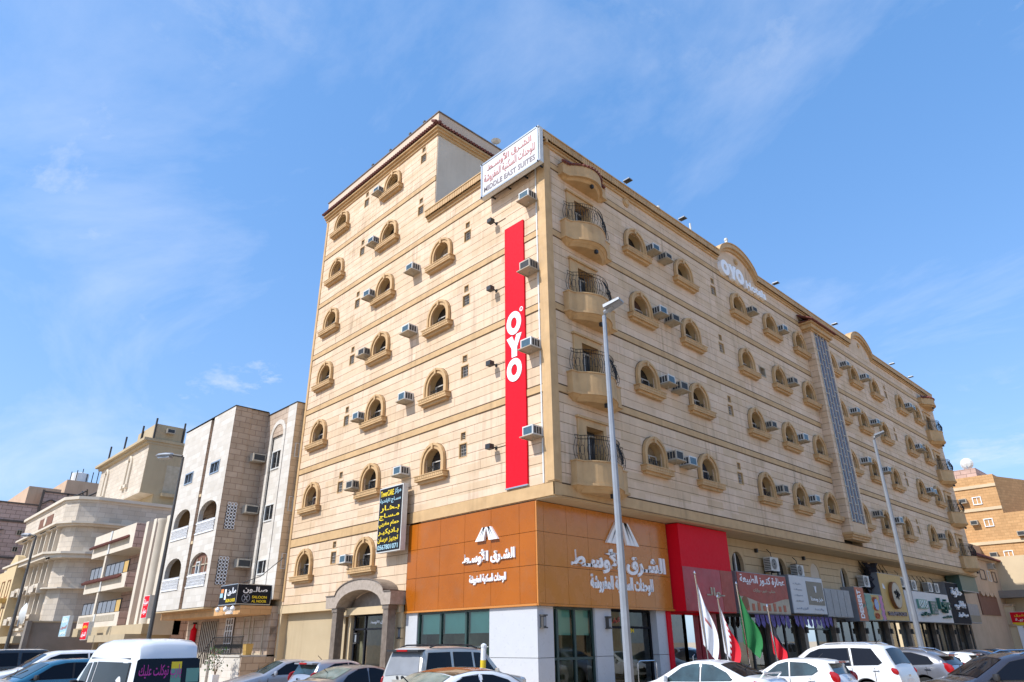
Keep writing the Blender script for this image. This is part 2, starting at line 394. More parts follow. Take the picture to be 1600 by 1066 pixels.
    def build(s, name, mats, parent=None, loc=(0, 0, 0), rz=0.0, smooth=False, merge=False):
        return link(name, s.mesh(name, mats, smooth, merge), parent, loc, rz)
def link(name, me, parent=None, loc=(0, 0, 0), rz=0.0):
    o = bpy.data.objects.new(name, me); COL.objects.link(o); o.parent = parent; o.location = loc; o.rotation_euler = (0, 0, rz); return o
def tag(o, label=None, cat=None, group=None, kind=None):
    for k, v in (('label', label), ('category', cat), ('group', group), ('kind', kind)):
        if v: o[k] = v
    return o
def thing(name, label, cat, loc=(0, 0, 0), rz=0.0, group=None):
    o = bpy.data.objects.new(name, None); o.empty_display_size = 0.2; COL.objects.link(o); o.location = loc; o.rotation_euler = (0, 0, rz); return tag(o, label, cat, group)
def copy_tree(o, parent=None, kids=None):
    c = o.copy(); COL.objects.link(c); c.parent = parent
    for ch in (kids or KIDS)(o): copy_tree(ch, c, kids)
    return c
def KIDS(o): return list(o.children)
def arch(hw, z0, zs, n=9, rz=None):
    """open outline up the left, over a half circle, down the right"""
    rz = rz or hw
    return [(-hw, z0)] + [(hw * math.cos(PI - PI * i / n), zs + rz * math.sin(PI * i / n)) for i in range(n + 1)] + [(hw, z0)]
def cut(rect, holes):
    """rectangle (u0,u1,z0,z1) minus rectangles -> list of rectangles"""
    out = [rect]
    for h in holes:
        nx = []
        for r in out:
            if h[1] <= r[0] or h[0] >= r[1] or h[3] <= r[2] or h[2] >= r[3]: nx.append(r); continue
            if h[0] > r[0]: nx.append((r[0], h[0], r[2], r[3]))
            if h[1] < r[1]: nx.append((h[1], r[1], r[2], r[3]))
            a, b = max(r[0], h[0]), min(r[1], h[1])
            if h[2] > r[2]: nx.append((a, b, r[2], h[2]))
            if h[3] < r[3]: nx.append((a, b, h[3], r[3]))
        out = nx
    return out
# Arabic letters in their joined forms, laid out right to left
_AR = {'ا': (0xFE8D, 0), 'أ': (0xFE83, 0), 'إ': (0xFE87, 0), 'ب': (0xFE8F, 1), 'ة': (0xFE93, 0), 'ت': (0xFE95, 1), 'ث': (0xFE99, 1), 'ج': (0xFE9D, 1), 'ح': (0xFEA1, 1), 'خ': (0xFEA5, 1), 'د': (0xFEA9, 0), 'ذ': (0xFEAB, 0), 'ر': (0xFEAD, 0), 'ز': (0xFEAF, 0), 'س': (0xFEB1, 1), 'ش': (0xFEB5, 1), 'ص': (0xFEB9, 1), 'ض': (0xFEBD, 1), 'ط': (0xFEC1, 1), 'ظ': (0xFEC5, 1), 'ع': (0xFEC9, 1), 'غ': (0xFECD, 1), 'ف': (0xFED1, 1), 'ق': (0xFED5, 1), 'ك': (0xFED9, 1), 'ل': (0xFEDD, 1), 'م': (0xFEE1, 1), 'ن': (0xFEE5, 1), 'ه': (0xFEE9, 1), 'و': (0xFEED, 0), 'ي': (0xFEF1, 1), '\ue000': (0xFEF7, 0), '\ue001': (0xFEFB, 0), '\ue002': (0xFEF9, 0)}
def shape_ar(s):
    if not any(c in _AR for c in s): return s
    s = s.replace('لأ', '\ue000').replace('لا', '\ue001').replace('لإ', '\ue002'); o = []
    for i, ch in enumerate(s):
        if ch == 'ـ': o.append(ch); continue
        if ch not in _AR: o.append(ch); continue
        b, d = _AR[ch]; pv = i > 0 and (s[i - 1] == 'ـ' or (s[i - 1] in _AR and _AR[s[i - 1]][1])); nx = i + 1 < len(s) and (s[i + 1] in _AR or s[i + 1] == 'ـ') and d
        o.append(chr(b + (3 if pv and nx else 1 if pv else 2 if nx else 0)))
    return ''.join(reversed(o))
def text_into(mb, s, x0, x1, z0, z1, depth=0.03, bold=0.02, y=0.0):
    """solid letters filling the box x0..x1, z0..z1; front at y-depth"""
    cu = bpy.data.curves.new('lettering', 'FONT'); cu.body = shape_ar(s); cu.extrude = 0.5; cu.offset = bold; cu.resolution_u = 3
    o = bpy.data.objects.new('lettering', cu); me = o.to_mesh()
    vs = [v.co.copy() for v in me.vertices]; fs = [tuple(p.vertices) for p in me.polygons]
    o.to_mesh_clear(); bpy.data.objects.remove(o); bpy.data.curves.remove(cu)
    if not vs: return mb
    ax, bx = min(v.x for v in vs), max(v.x for v in vs); ay, by = min(v.y for v in vs), max(v.y for v in vs)
    sx = (x1 - x0) / max(1e-6, bx - ax); sy = (z1 - z0) / max(1e-6, by - ay)
    mb.faces([(x0 + (v.x - ax) * sx, y - (v.z + 0.5) * depth, z0 + (v.y - ay) * sy) for v in vs], fs); return mb
ORD = ['first', 'second', 'third', 'fourth', 'fifth', 'sixth', 'seventh', 'eighth', 'ninth']
# ------------------------------------------------------------------ ground, its tones raised to bounce warm light
def flat(name, x0, x1, y0, y1, z, m, kind='structure'):
    b = MB(); b.face([(x0, y0, z), (x1, y0, z), (x1, y1, z), (x0, y1, z)]); o = b.build(name, m); o['kind'] = kind; return o
flat('ground', -2500, 2500, -2500, 2500, -0.02, 'sand')
flat('road', 7.6, 17.5, -300, 56.5, 0.0, 'pale_road')
flat('side_road', -300, 7.6, -24, -8.4, 0.002, 'paving')
flat('lot_pavement', 2.6, 7.6, -8.4, 56.0, 0.004, 'paving')
flat('bay_pavement', -120, 2.6, -8.4, -2.9, 0.006, 'paving')
b = MB()
for k in range(30): b.box(12.5, 12.65, -120 + k * 6, -117 + k * 6, 0.0, 0.006)
for k in range(18): b.box(3.0, 7.3, -6.0 + k * 2.6, -5.9 + k * 2.6, 0.004, 0.010)
o = b.build('road_marking', 'marking'); o['kind'] = 'structure'
b = MB(); b.box(-1.3, 2.4, -2.7, 56, 0.0, 0.13); b.box(-18.3, -1.3, -2.7, 0.35, 0.0, 0.13); b.box(-120, -18.3, -3.6, -2.7, 0.0, 0.13)
o = b.build('pavement', 'paving'); o['kind'] = 'structure'
b = MB(); b.box(2.4, 2.6, -2.9, 56, 0.0, 0.15); b.box(-18.3, 2.4, -2.9, -2.7, 0.0, 0.15)
o = b.build('kerb', 'kerb'); o['kind'] = 'structure'

# ------------------------------------------------------------------ the hotel
HOTEL = thing('hotel_building', 'six storey cream stone hotel on the street corner with arched windows and ochre bands', 'hotel')
FB = [3.24, 6.42, 9.65, 12.87, 16.06, 19.26, 22.44]          # floor lines the windows hang on
SILL, WLEN, WR = 1.26, 0.7, 90
LW = [('L', u, k) for u in (-16.12, -10.95) for k in range(7)] + [('L', -6.42, k) for k in (1, 2, 3, 4)]
RU = (5.75, 9.62, 14.8, 18.35, 22.0, 26.5, 30.05, 33.75, 38.75, 42.55)
RW = [('R', u, k) for u in RU for k in (1, 2, 3, 4)]
LS = [('L', -13.58, k) for k in range(7)] + [('L', -4.65, k) for k in (1, 2, 3, 4)] + [('L', -8.3, k) for k in (5, 6)]
RS = [('R', u, k) for u in (12.47, 36.12) for k in (1, 2, 3, 4)]
BAL = [('R', u, k) for u in (2.2, 45.35) for k in (1, 2, 3, 4)]
def holes(side):
    h = []
    for s_, u, k in LW + RW:
        if s_ == side: h.append((u - .50, u + .50, FB[k] + SILL + .13, FB[k] + SILL + 1.12))
    for s_, u, k in LS + RS:
        if s_ == side: h += [(u - .25, u + .25, FB[k] + 1.72, FB[k] + 2.30), (u - .16, u + .16, FB[k] + 2.40, FB[k] + 2.74)]
    for s_, u, k in BAL:
        if s_ == side: h.append((u - .50, u + .46, FB[k] + .55, FB[k] + 2.26))
    if side == 'R': h += [(22.98, 25.52, 6.0, 19.6), (16.2, 16.85, FB[3] + 1.55, FB[3] + 2.1)]
    return h
HL, HR = holes('L'), holes('R')
BANDS = [(6.05, 6.48), (9.66, 9.98), (12.87, 13.19), (16.06, 16.38), (19.26, 19.58), (22.44, 22.76)]
CH = 0.361
regs = []
def courses(side, u0, u1, z0, z1):
    n = max(1, round((z1 - z0) / CH)); h = (z1 - z0) / n
    for i in range(n): regs.append((side, u0, u1, z0 + i * h, z0 + (i + 1) * h, i))
courses('L', -18.0, -7.9, 3.42, 6.05)
for a, b_ in ((6.48, 9.66), (9.98, 12.87), (13.19, 16.06), (16.38, 19.26)):
    courses('L', -18.0, -0.34, a, b_); courses('R', 0.30, 47.5, a, b_)
courses('L', -18.0, -7.18, 19.58, 22.44); courses('L', -18.0, -7.18, 22.76, 25.3)
courses('L', -7.18, -0.34, 19.58, 20.3)
courses('R', 0.30, 47.5, 19.58, 20.3)
whole, pieces = [], []
GA, GV = 0.009, 0.0025
for side, u0, u1, z0, z1, i in regs:
    hs = HL if side == 'L' else HR
    ln = 1.25; u = u0 - (ln * 0.5 if i % 2 else 0) - (0.37 * (i % 3))
    while u < u1:
        a, c = max(u, u0), min(u + ln, u1); u += ln
        if c - a < 0.08: continue
        full = (a + GV, c - GV, z0 + GA, z1 - GA)
        rs = cut(full, hs)
        if len(rs) == 1 and rs[0] == full:
            w = Vector(((a + c) / 2, 0, (z0 + z1) / 2)) if side == 'L' else Vector((0, (a + c) / 2, (z0 + z1) / 2))
            d = w - CAM; nrm = Vector((0, -1, 0)) if side == 'L' else Vector((1, 0, 0))
            whole.append((-(c - a) * (z1 - z0) * -d.normalized().dot(nrm) / d.length_squared, side, full))
        else:
            pieces += [(side, r) for r in rs if r[1] - r[0] > .02 and r[3] - r[2] > .02]
whole.sort(key=lambda q: q[0])
unit = MB(); unit.box(0, 1, -1, 0, 0, 1, skip=('y1',)); UNIT = unit.mesh('stone_block', 'cladding')
for sc_, side, (a, c, z0, z1) in whole[:300]:
    o = bpy.data.objects.new('stone_block', UNIT); COL.objects.link(o); o.parent = HOTEL
    o.location = (a, -0.0, z0) if side == 'L' else (0.0, a, z0)
    o.rotation_euler = (0, 0, 0 if side == 'L' else PI / 2)
    o.scale = (c - a, 0.03 + random.uniform(-.004, .004), z1 - z0)
bl, br_ = MB(mapL), MB(mapR)
for side, (a, c, z0, z1) in [(s_, r) for _, s_, r in whole[300:]] + pieces:
    (bl if side == 'L' else br_).box(a, c, 0.0, 0.03 + random.uniform(-.004, .004), z0, z1, skip=('y0',))
for b in (bl, br_): tag(b.build('stone_cladding', 'cladding', HOTEL), kind='stuff')
# backing walls seen in the joints, and an unseen block added to keep light out
b = MB(mapL)
for z0, z1, u0, u1 in ((3.3, 20.3, -18.0, -7.18), (6.05, 20.3, -7.18, 0.0), (20.3, 25.4, -18.0, -7.18)):
    for r in cut((u0, u1, z0, z1), HL): b.face([(r[0], 0, r[2]), (r[1], 0, r[2]), (r[1], 0, r[3]), (r[0], 0, r[3])])
b.build('joint_mortar', 'mortar', HOTEL)
b = MB(mapR)
for r in cut((0.0, 47.5, 6.05, 20.3), HR): b.face([(0 + r[0], 0, r[2]), (r[1], 0, r[2]), (r[1], 0, r[3]), (r[0], 0, r[3])])
b.build('joint_mortar', 'mortar', HOTEL)
b = MB()
b.box(-17.95, -0.5, 0.48, 47.0, 6.06, 20.0); b.box(-17.9, -7.3, 0.48, 8.6, 20.0, 26.0)
b.build('light_blocker', 'interior', HOTEL)
b = MB(); b.box(-18.02, -17.95, 0.0, 47.4, 0.0, 20.3); b.box(-18.0, -0.0, 47.2, 47.5, 6.05, 20.3); b.box(-18.02, -17.9, 0.0, 9.0, 20.3, 25.4); b.box(-18.0, -7.2, 8.7, 9.0, 20.0, 25.4)
b.build('side_wall', 'beige_plaster', HOTEL)
b = MB(); b.box(-7.22, -7.15, 0.002, 9.0, 20.0, 25.35); b.build('side_wall', 'tower_plaster', HOTEL)
b = MB(); b.box(-17.9, -0.3, 0.3, 47.2, 20.0, 20.06); b.build('flat_roof', 'grey_plaster', HOTEL)
# string courses
def strip(side, u0, u1, z0, z1, d=0.055, m='trim', hs=None):
    b = MB(mapL if side == 'L' else mapR)
    segs = [(u0, u1)]
    for h in (hs or []): segs = [q for a, c in segs for q in ((a, min(c, h[0])), (max(a, h[1]), c)) if q[1] - q[0] > .01]
    for a, c in segs:
        b.box(a, c, 0, d, z0 + .035, z1 - .035); b.box(a, c, 0, d * .25, z0 - .004, z1 + .004)
    o = b.build('string_course', m, HOTEL)
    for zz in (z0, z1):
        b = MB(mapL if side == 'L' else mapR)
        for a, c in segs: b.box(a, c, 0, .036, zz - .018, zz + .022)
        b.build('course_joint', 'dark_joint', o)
    return o
for i, (z0, z1) in enumerate(BANDS):
    strip('L', -17.85, (-0.34 if i else -7.9) if i < 5 else -7.18, z0, z1)
    if i < 5: strip('R', 0.30, 47.5, z0, z1, hs=[(22.9, 25.6)] if i else None)
# overhang fascia on the corner part, its soffit
b = MB(); b.box(-7.85, 0.06, -0.06, 0.0, 6.05, 6.47); b.box(0.0, 0.056, -0.06, 0.30, 6.06, 6.47); b.box(0.0, 0.06, 0.0, 47.5, 6.03, 6.05); b.build('fascia', 'trim', HOTEL)
b = MB(); b.box(-1.6, 0.0, 0.0, 47.5, 6.0, 6.05); b.box(-7.85, -1.6, 0.0, 0.9, 6.0, 6.05); b.build('soffit', 'beige_plaster', HOTEL)
# corner and end pilasters
b = MB(); b.box(-0.34, 0.075, -0.075, 0.30, 6.48, 20.25); b.box(-0.22, 0.10, -0.10, 0.19, 6.52, 20.2); b.build('pilaster', 'trim', HOTEL)
b = MB(); b.box(-18.0, -17.82, -0.07, 0.0, 3.6, 25.3); b.build('pilaster', 'trim', HOTEL)
b = MB(); b.box(-0.46, -0.40, -0.06, 0.0, 6.5, 20.2); b.build('drain_pipe', 'casing', HOTEL)
# parapet cornice with fluted edge
def cornice(side, u0, u1, z, extra=0.0):
    b = MB(mapL if side == 'L' else mapR)
    b.box(u0, u1, 0.0, 0.10, z - .02, z + .10); b.box(u0, u1, 0.0, 0.17, z + .10, z + .17)
    b.build('cornice', 'trim', HOTEL)
    f = MB(mapL if side == 'L' else mapR)
    n = int((u1 - u0) / 0.125); w = (u1 - u0) / n
    for i in range(n): f.box(u0 + i * w + .012, u0 + (i + 1) * w - .012, 0.0, 0.27, z + .17, z + .46)
    tag(f.build('fluted_edge', 'trim', HOTEL), kind='stuff')
    b = MB(mapL if side == 'L' else mapR); b.box(u0, u1, -0.12, 0.245, z + .17, z + .44); b.box(u0 - .0, u1 + .0, -0.2, 0.30, z + .46, z + .52); b.build('cornice', 'trim', HOTEL)
G1, G2 = (13.3, 17.4), (30.5, 34.4)
cornice('L', -7.62, 0.28, 20.24)
for a, c in ((-0.26, G1[0]), (G1[1], G2[0]), (G2[1], 47.6)): cornice('R', a, c, 20.24)
for g0, g1 in (G1, G2):                                        # curved gables in the parapet
    c0 = (g0 + g1) / 2; hw = (g1 - g0) / 2; n = 18; top = []
    for i in range(n + 1):
        t = -1 + 2 * i / n; z = 20.42 + 1.02 * max(0.0, (1 - abs(t) ** 2.0)) ** 0.75
        top.append((c0 + t * hw, z))
    b = MB(mapR); b.faces([(u, .03, 20.3) for u, z in top] + [(u, .03, z) for u, z in top] + [(u, -.2, 20.3) for u, z in top] + [(u, -.2, z) for u, z in top],
        [(i, i + 1, n + 2 + i, n + 1 + i) for i in range(n)] + [(2 * n + 2 + i, 2 * n + 3 + i, 3 * n + 4 + i, 3 * n + 3 + i) for i in range(n)])
    b.build('gable_wall', 'cladding', HOTEL)
    b = MB(mapR); up = lambda q: [(u, z + q) for u, z in top]
    b.ring(up(.34), up(.10), -.12, .26); b.ring(up(.10), up(-.06), 0, .14); b.ring(up(.40), up(.34), -.2, .30); b.build('gable_moulding', 'trim', HOTEL)
    b = MB(mapR); b.lathe([(.02, .12), (.11, .12), (.15, .07), (.20, .07), (.20, .0)], (c0 + .1, 0.0, 20.95), 14, 'y'); b.build('medallion', 'trim', HOTEL)
b = MB(mapR); b.lathe([(.02, .14), (.14, .14), (.17, .08), (.22, .08), (.22, .0)], (5.4, 0.0, 20.02), 14, 'y'); b.build('medallion', 'trim', HOTEL)
# tower eaves
b = MB()
for a, c, e in ((0.0, .10, 25.26), (.10, .20, 25.40), (.20, .30, 25.52)):
    b.box(-18.1, -7.18 + c, -c, -a, e, 25.62); b.box(-7.18 + a, -7.18 + c, -a, 9.1, e, 25.62)
b.build('eaves_moulding', 'trim', HOTEL)
b = MB(); b.box(-18.05, -7.1, -0.08, 9.05, 25.62, 26.66); b.build('parapet', 'parapet_stucco', HOTEL)
b = MB(); b.box(-18.1, -7.04, -0.13, 9.1, 26.66, 26.72); b.build('coping', 'marble_brown', HOTEL)
b = MB()
for i in range(62): u = -18.05 + i * .183; b.tube([(u, -.10, 25.90), (u, -.40, 25.68)], .08, 6)
for i in range(48): v = -.45 + i * .195; b.tube([(-7.12, v, 25.90), (-6.80, v, 25.68)], .08, 6)
b.faces([(-18.1, -.08, 25.88), (-7.1, -.08, 25.88), (-6.82, -.38, 25.65), (-18.1, -.38, 25.65), (-7.1, 9.1, 25.88), (-6.82, 9.1, 25.65)], [(0, 1, 2, 3), (1, 4, 5, 2)])
tag(b.build('roof_tiles', 'roof_tile', HOTEL, smooth=True), kind='stuff')
# arched windows
def make_window(wide=1.0):
    fr = MB(); fr.ring(arch(.72, .10, .62), arch(.53, .10, .62), -.13, 0.03); fr.ring(arch(.755, .10, .62), arch(.66, .10, .62), -.18, 0.0); fr.box(-.06, .06, -.20, -.02, 1.12, 1.365)
    si = MB()
    for i in range(15): u = -.90 + i * .12; si.box(u + .008, u + .112, -.32, 0, -.02, .10)
    si.box(-.91, .91, -.30, 0.0, -.01, .09); si.box(-.95, .95, -.34, 0, .10, .135); si.vprism([(-.93, 0), (-.93, -.3), (.93, -.3), (.93, 0)][::-1], -.09, -.02); si.box(-.82, .82, -.20, 0, -.19, -.09)
    rv = MB(); rv.tunnel(arch(.53, .10, .62), -.02, .26); rv.face([(-.53, 0, .125), (.53, 0, .125), (.53, .26, .125), (-.53, .26, .125)])
    pn = MB(); pn.face([(x, .25, z) for x, z in arch(.53, .10, .62)])
    sa = MB()
    for a, c, d, e in ((-.53, -.48, .12, .70), (.48, .53, .12, .70), (.02, .06, .12, .70), (-.53, .53, .68, .72)): sa.box(a, c, .20, .24, d, e)
    gr = MB()
    for i in range(8): u = -.46 + i * .131; gr.tube([(u, .04, .13), (u, .04, .50 + .05 * (i % 2))], .011, 4)
    gr.tube([(-.52, .04, .48), (.52, .04, .48)], .012, 4); gr.tube([(-.52, .04, .19), (.52, .04, .19)], .012, 4)
    for u in (-.32, -.1, .12, .34): gr.tube([(u + .10 * math.cos(PI * k / 5), .035, .33 + .11 * math.sin(PI * k / 5)) for k in range(11)], .010, 4)
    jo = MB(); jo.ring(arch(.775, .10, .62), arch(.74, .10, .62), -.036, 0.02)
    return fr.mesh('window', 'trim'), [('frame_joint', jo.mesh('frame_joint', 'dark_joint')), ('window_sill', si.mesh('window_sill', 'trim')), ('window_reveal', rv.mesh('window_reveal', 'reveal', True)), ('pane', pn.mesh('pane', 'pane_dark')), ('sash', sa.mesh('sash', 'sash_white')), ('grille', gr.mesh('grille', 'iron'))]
WF, WP = make_window()
def frame_of(side, u, d, z): return ((u, -d, z), 0.0) if side == 'L' else ((d, u, z), PI / 2)
PANES = [WP[3][1]] * 9
for m_ in ('curtain_grey', 'curtain_tan', 'curtain_brown', 'pane_blue', 'pane_blue'):
    q = WP[3][1].copy(); q.materials[0] = M[m_]; PANES.append(q)
for s_, u, k in LW + RW:
    loc, rz = frame_of(s_, u, 0.0, FB[k] + SILL)
    w = link('window', WF, HOTEL, loc, rz)
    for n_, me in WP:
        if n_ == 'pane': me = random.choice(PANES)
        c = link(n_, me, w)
        if n_ == 'sash': c.location.x = random.choice((0, 0, .22, -.2)) * .5
# small bathroom windows in pairs
sb = MB(); sb.ring([(-.25, 0), (-.25, .58), (.25, .58), (.25, 0)], [(-.21, .04), (-.21, .54), (.21, .54), (.21, .04)], -.035, .10, True)
sp_ = MB(); sp_.face([(-.25, .10, 0), (.25, .10, 0), (.25, .10, .58), (-.25, .10, .58)])
sg = MB()
for i in range(4): sg.tube([(-.13 + i * .09, .03, .02), (-.13 + i * .09, .03, .56)], .008, 4)
for i in range(4): sg.tube([(-.2, .03, .10 + i * .13), (.2, .03, .10 + i * .13)], .008, 4)
vb = MB(); vb.ring([(-.16, 0), (-.16, .34), (.16, .34), (.16, 0)], [(-.13, .03), (-.13, .31), (.13, .31), (.13, .03)], -.035, .10, True)
vp = MB(); vp.face([(-.16, .10, 0), (.16, .10, 0), (.16, .10, .34), (-.16, .10, .34)])
vl = MB()
for i in range(4): vl.box(-.13, .13, .02, .07, .05 + i * .07, .065 + i * .07)
SM = [x.mesh(n_, m_) for x, n_, m_ in ((sb, 'small_window', 'trim'), (sp_, 'pane', 'pane_dark'), (sg, 'grille', 'sash_white'), (vb, 'vent_window', 'trim'), (vp, 'pane', 'pane_dark'), (vl, 'louvre', 'casing_aged'))]
for s_, u, k in LS + RS:
    loc, rz = frame_of(s_, u, 0.0, FB[k] + 1.72); w = link('small_window', SM[0], HOTEL, loc, rz); link('pane', SM[1], w); link('grille', SM[2], w)
    loc, rz = frame_of(s_, u, 0.0, FB[k] + 2.40); w = link('vent_window', SM[3], HOTEL, loc, rz); link('pane', SM[4], w); link('louvre', SM[5], w)
# the empty air conditioner hole on the second floor from the top of the shaded front
b = MB(mapR); u0, u1, z0, z1 = 16.2, 16.85, FB[3] + 1.55, FB[3] + 2.1
b.ring([(u0, z0), (u0, z1), (u1, z1), (u1, z0)], [(u0 + .05, z0 + .05), (u0 + .05, z1 - .05), (u1 - .05, z1 - .05), (u1 - .05, z0 + .05)], .05, -.25, True)
w = b.build('wall_opening', 'shelf_tan', HOTEL)
b = MB(mapR); b.face([(u0, -.25, z0), (u1, -.25, z0), (u1, -.25, z1), (u0, -.25, z1)]); b.build('backing_board', 'vent_dark', w)

# balconies
def bow(g=0.0, n=12):
    pts = [(-1.38 - g, 0.0), (-1.38 - g, -.27 - g), (-1.10 - g * .6, -.29 - g)]
    pts += [(-1.02 + 2.04 * i / n, -.32 - g - .47 * math.sin(PI * i / n) ** .8) for i in range(n + 1)]
    return pts + [(1.10 + g * .6, -.29 - g), (1.38 + g, -.27 - g), (1.38 + g, 0.0)]
def make_balcony():
    pa = MB(); pa.vprism(bow(), .12, .86)
    mo = MB(); mo.vprism(bow(-.10), -.06, .03, bow(.0)); mo.vprism(bow(.05), .03, .12); mo.vprism(bow(-.24), -.16, -.06, bow(-.12)); mo.vprism(bow(.03), .86, .90)
    ra = MB(); line = bow(-.08)[1:-1]; dense = []
    for i in range(len(line) - 1):
        a, c = Vector(line[i]), Vector(line[i + 1]); n = max(1, round((c - a).length / .115))
        dense += [a.lerp(c, k / n) for k in range(n)]
    dense.append(Vector(line[-1]))
    cx = Vector((0, 0))
    for i, q in enumerate(dense):
        o = (q - cx).normalized(); prof = [(0, .90), (.11, 1.08), (.14, 1.28), (.06, 1.50), (-.01, 1.66), (.03, 1.78)]
        ra.tube([(q.x + o.x * d, q.y + o.y * d, z) for d, z in prof], .011, 4)
        if i % 2 and i < len(dense) - 1:
            q2 = dense[i + 1]; m_ = (q + q2) / 2; t = (q2 - q).normalized() * .085
            ra.tube([(m_.x + o.x * .11 + t.x * math.cos(a_), m_.y + o.y * .11 + t.y * math.cos(a_), 1.26 + .17 * math.sin(a_)) for a_ in [k * PI / 5 for k in range(11)]], .010, 4)
    for d, z in ((0, .92), (.03, 1.78), (.0, 1.66)):
        ra.tube([(q.x + (q - cx).normalized().x * d, q.y + (q - cx).normalized().y * d, z) for q in dense], .013, 4)
    df = MB(); df.ring([(-.98, .3), (-.98, 2.50), (.60, 2.50), (.60, .3)], [(-.52, .3), (-.52, 2.26), (.44, 2.26), (.44, .3)], -.07, .45); df.box(-1.04, .66, -.14, .0, 2.50, 2.58)
    dl = MB(); dl.box(-.52, .44, .38, .44, .3, 2.26)
    dp = MB(); dp.box(-.50, .04, .35, .385, .35, 2.05); dp2 = MB(); dp2.box(.05, .10, .33, .385, .35, 2.1); dp2.box(-.52, .44, .33, .385, 2.08, 2.13)
    li = MB(); li.box(-.05, .07, -.68, -.56, -.30, -.16)
    return [('balcony', pa.mesh('balcony', 'trim')), ('balcony_moulding', mo.mesh('balcony_moulding', 'trim')), ('railing', ra.mesh('railing', 'iron')), ('door_frame', df.mesh('door_frame', 'trim')), ('door', dl.mesh('door', 'vent_dark')), ('door_leaf', dp.mesh('door_leaf', 'door_brown')), ('door_jamb', dp2.mesh('door_jamb', 'sash_white')), ('spotlight', li.mesh('spotlight', 'black_metal'))]
BP = make_balcony()
for s_, u, k in BAL:
    w = link('balcony', BP[0][1], HOTEL, (0.02, u, FB[k]), PI / 2)
    for n_, me in BP[1:]: link(n_, me, w)
for u in (2.2, 45.35):                                         # tiled hood above the top balcony
    b = MB(); b.vprism(bow(), .10, .55); w = b.build('balcony_hood', 'trim', HOTEL, (0.02, u, 19.14), PI / 2)
    b = MB(); b.vprism(bow(-.2), -.10, .0, bow(-.10)); b.vprism(bow(.04), 0.0, .10); b.build('hood_moulding', 'trim', w)
    b = MB(); pl = bow(.06)[1:-1]
    for i in range(len(pl) - 1):
        a, c = Vector(pl[i]), Vector(pl[i + 1]); n = max(1, round((c - a).length / .13))
        for k in range(n): q = a.lerp(c, k / n); e = q * .72; b.tube([(q.x, q.y, .56), (e.x, e.y, .78)], .06, 5)
    b.vprism(bow(.02), .55, .60, [(x * .74, y * .74) for x, y in bow()]); tag(b.build('hood_tiles', 'roof_tile', w), kind='stuff')
    b = MB(); b.box(-.05, .07, -.68, -.56, -.24, -.10); b.build('spotlight', 'black_metal', w)
# the stair bay with its strips of glazing
BAY = MB(mapR); BAY.box(23.03, 25.47, 0.0, .46, 6.8, 19.3); bay = BAY.build('stair_bay', 'mortar', HOTEL)
b = MB(mapR); z = 7.0
while z < 19.0:
    b.box(23.0, 23.40, .0, .50, z + .01, z + .35); b.box(25.20, 25.5, .0, .50, z + .01, z + .35); z += CH
b.box(23.40, 25.2, .0, .48, 6.95, 7.62); b.build('bay_stone', 'cladding', bay)
b = MB(mapR)
for i, q in enumerate((.04, .12, .20)): b.box(23.0 + .12 - q, 25.5 - .12 + q, 0, .42 + q, 6.66 + i * .12, 6.66 + (i + 1) * .12)
b.build('bay_moulding', 'trim', bay)
b = MB(mapR); b.box(22.9, 25.6, 0, .60, 18.98, 19.10); b.box(22.72, 25.78, 0, .72, 19.10, 19.36); b.box(22.6, 25.9, 0, .82, 19.36, 19.46); b.build('bay_moulding', 'trim', bay)
b = MB(mapR); b.vprism([(22.5, 0), (25.98, 0), (25.98, .95), (22.5, .95)], 19.46, 19.52, [(22.5, 0), (25.98, 0), (25.98, .1), (22.5, .1)])
for i in range(27): u = 22.5 + i * .13; b.tube([(u, .95, 19.50), (u, .06, 20.0)], .05, 5)
b.faces([(22.5, .95, 19.49), (25.98, .95, 19.49), (25.98, .05, 19.98), (22.5, .05, 19.98)], [(0, 1, 2, 3)]); tag(b.build('bay_roof_tiles', 'roof_tile', bay), kind='stuff')
b = MB(mapR)
for i in range(5): u = 23.40 + i * .44; b.box(u - .015, u + .035, .46, .545, 7.62, 18.98)
for i in range(4):
    for j in range(13): z = 7.7 + j * .92 + (i % 2) * .4; b.box(23.42 + i * .44, 23.84 + i * .44, .46, .53, z, z + .05)
b.build('mullion', 'casing_aged', bay)
for i in range(4):
    b = MB(mapR); b.box(23.45 + i * .44, 23.70 + i * .44, .46, .50, 7.64, 18.96); b.build('glass_strip', 'pane_blue', bay)
    b = MB(mapR); b.box(23.70 + i * .44, 23.82 + i * .44, .46, .515, 7.64, 18.96); b.build('glass_strip', 'curtain_grey', bay)
b = MB(mapR); b.box(22.9, 23.0, -.5, .0, 6.05, 19.6); b.box(25.5, 25.6, -.5, .0, 6.05, 19.6); b.build('bay_side', 'beige_plaster', HOTEL)
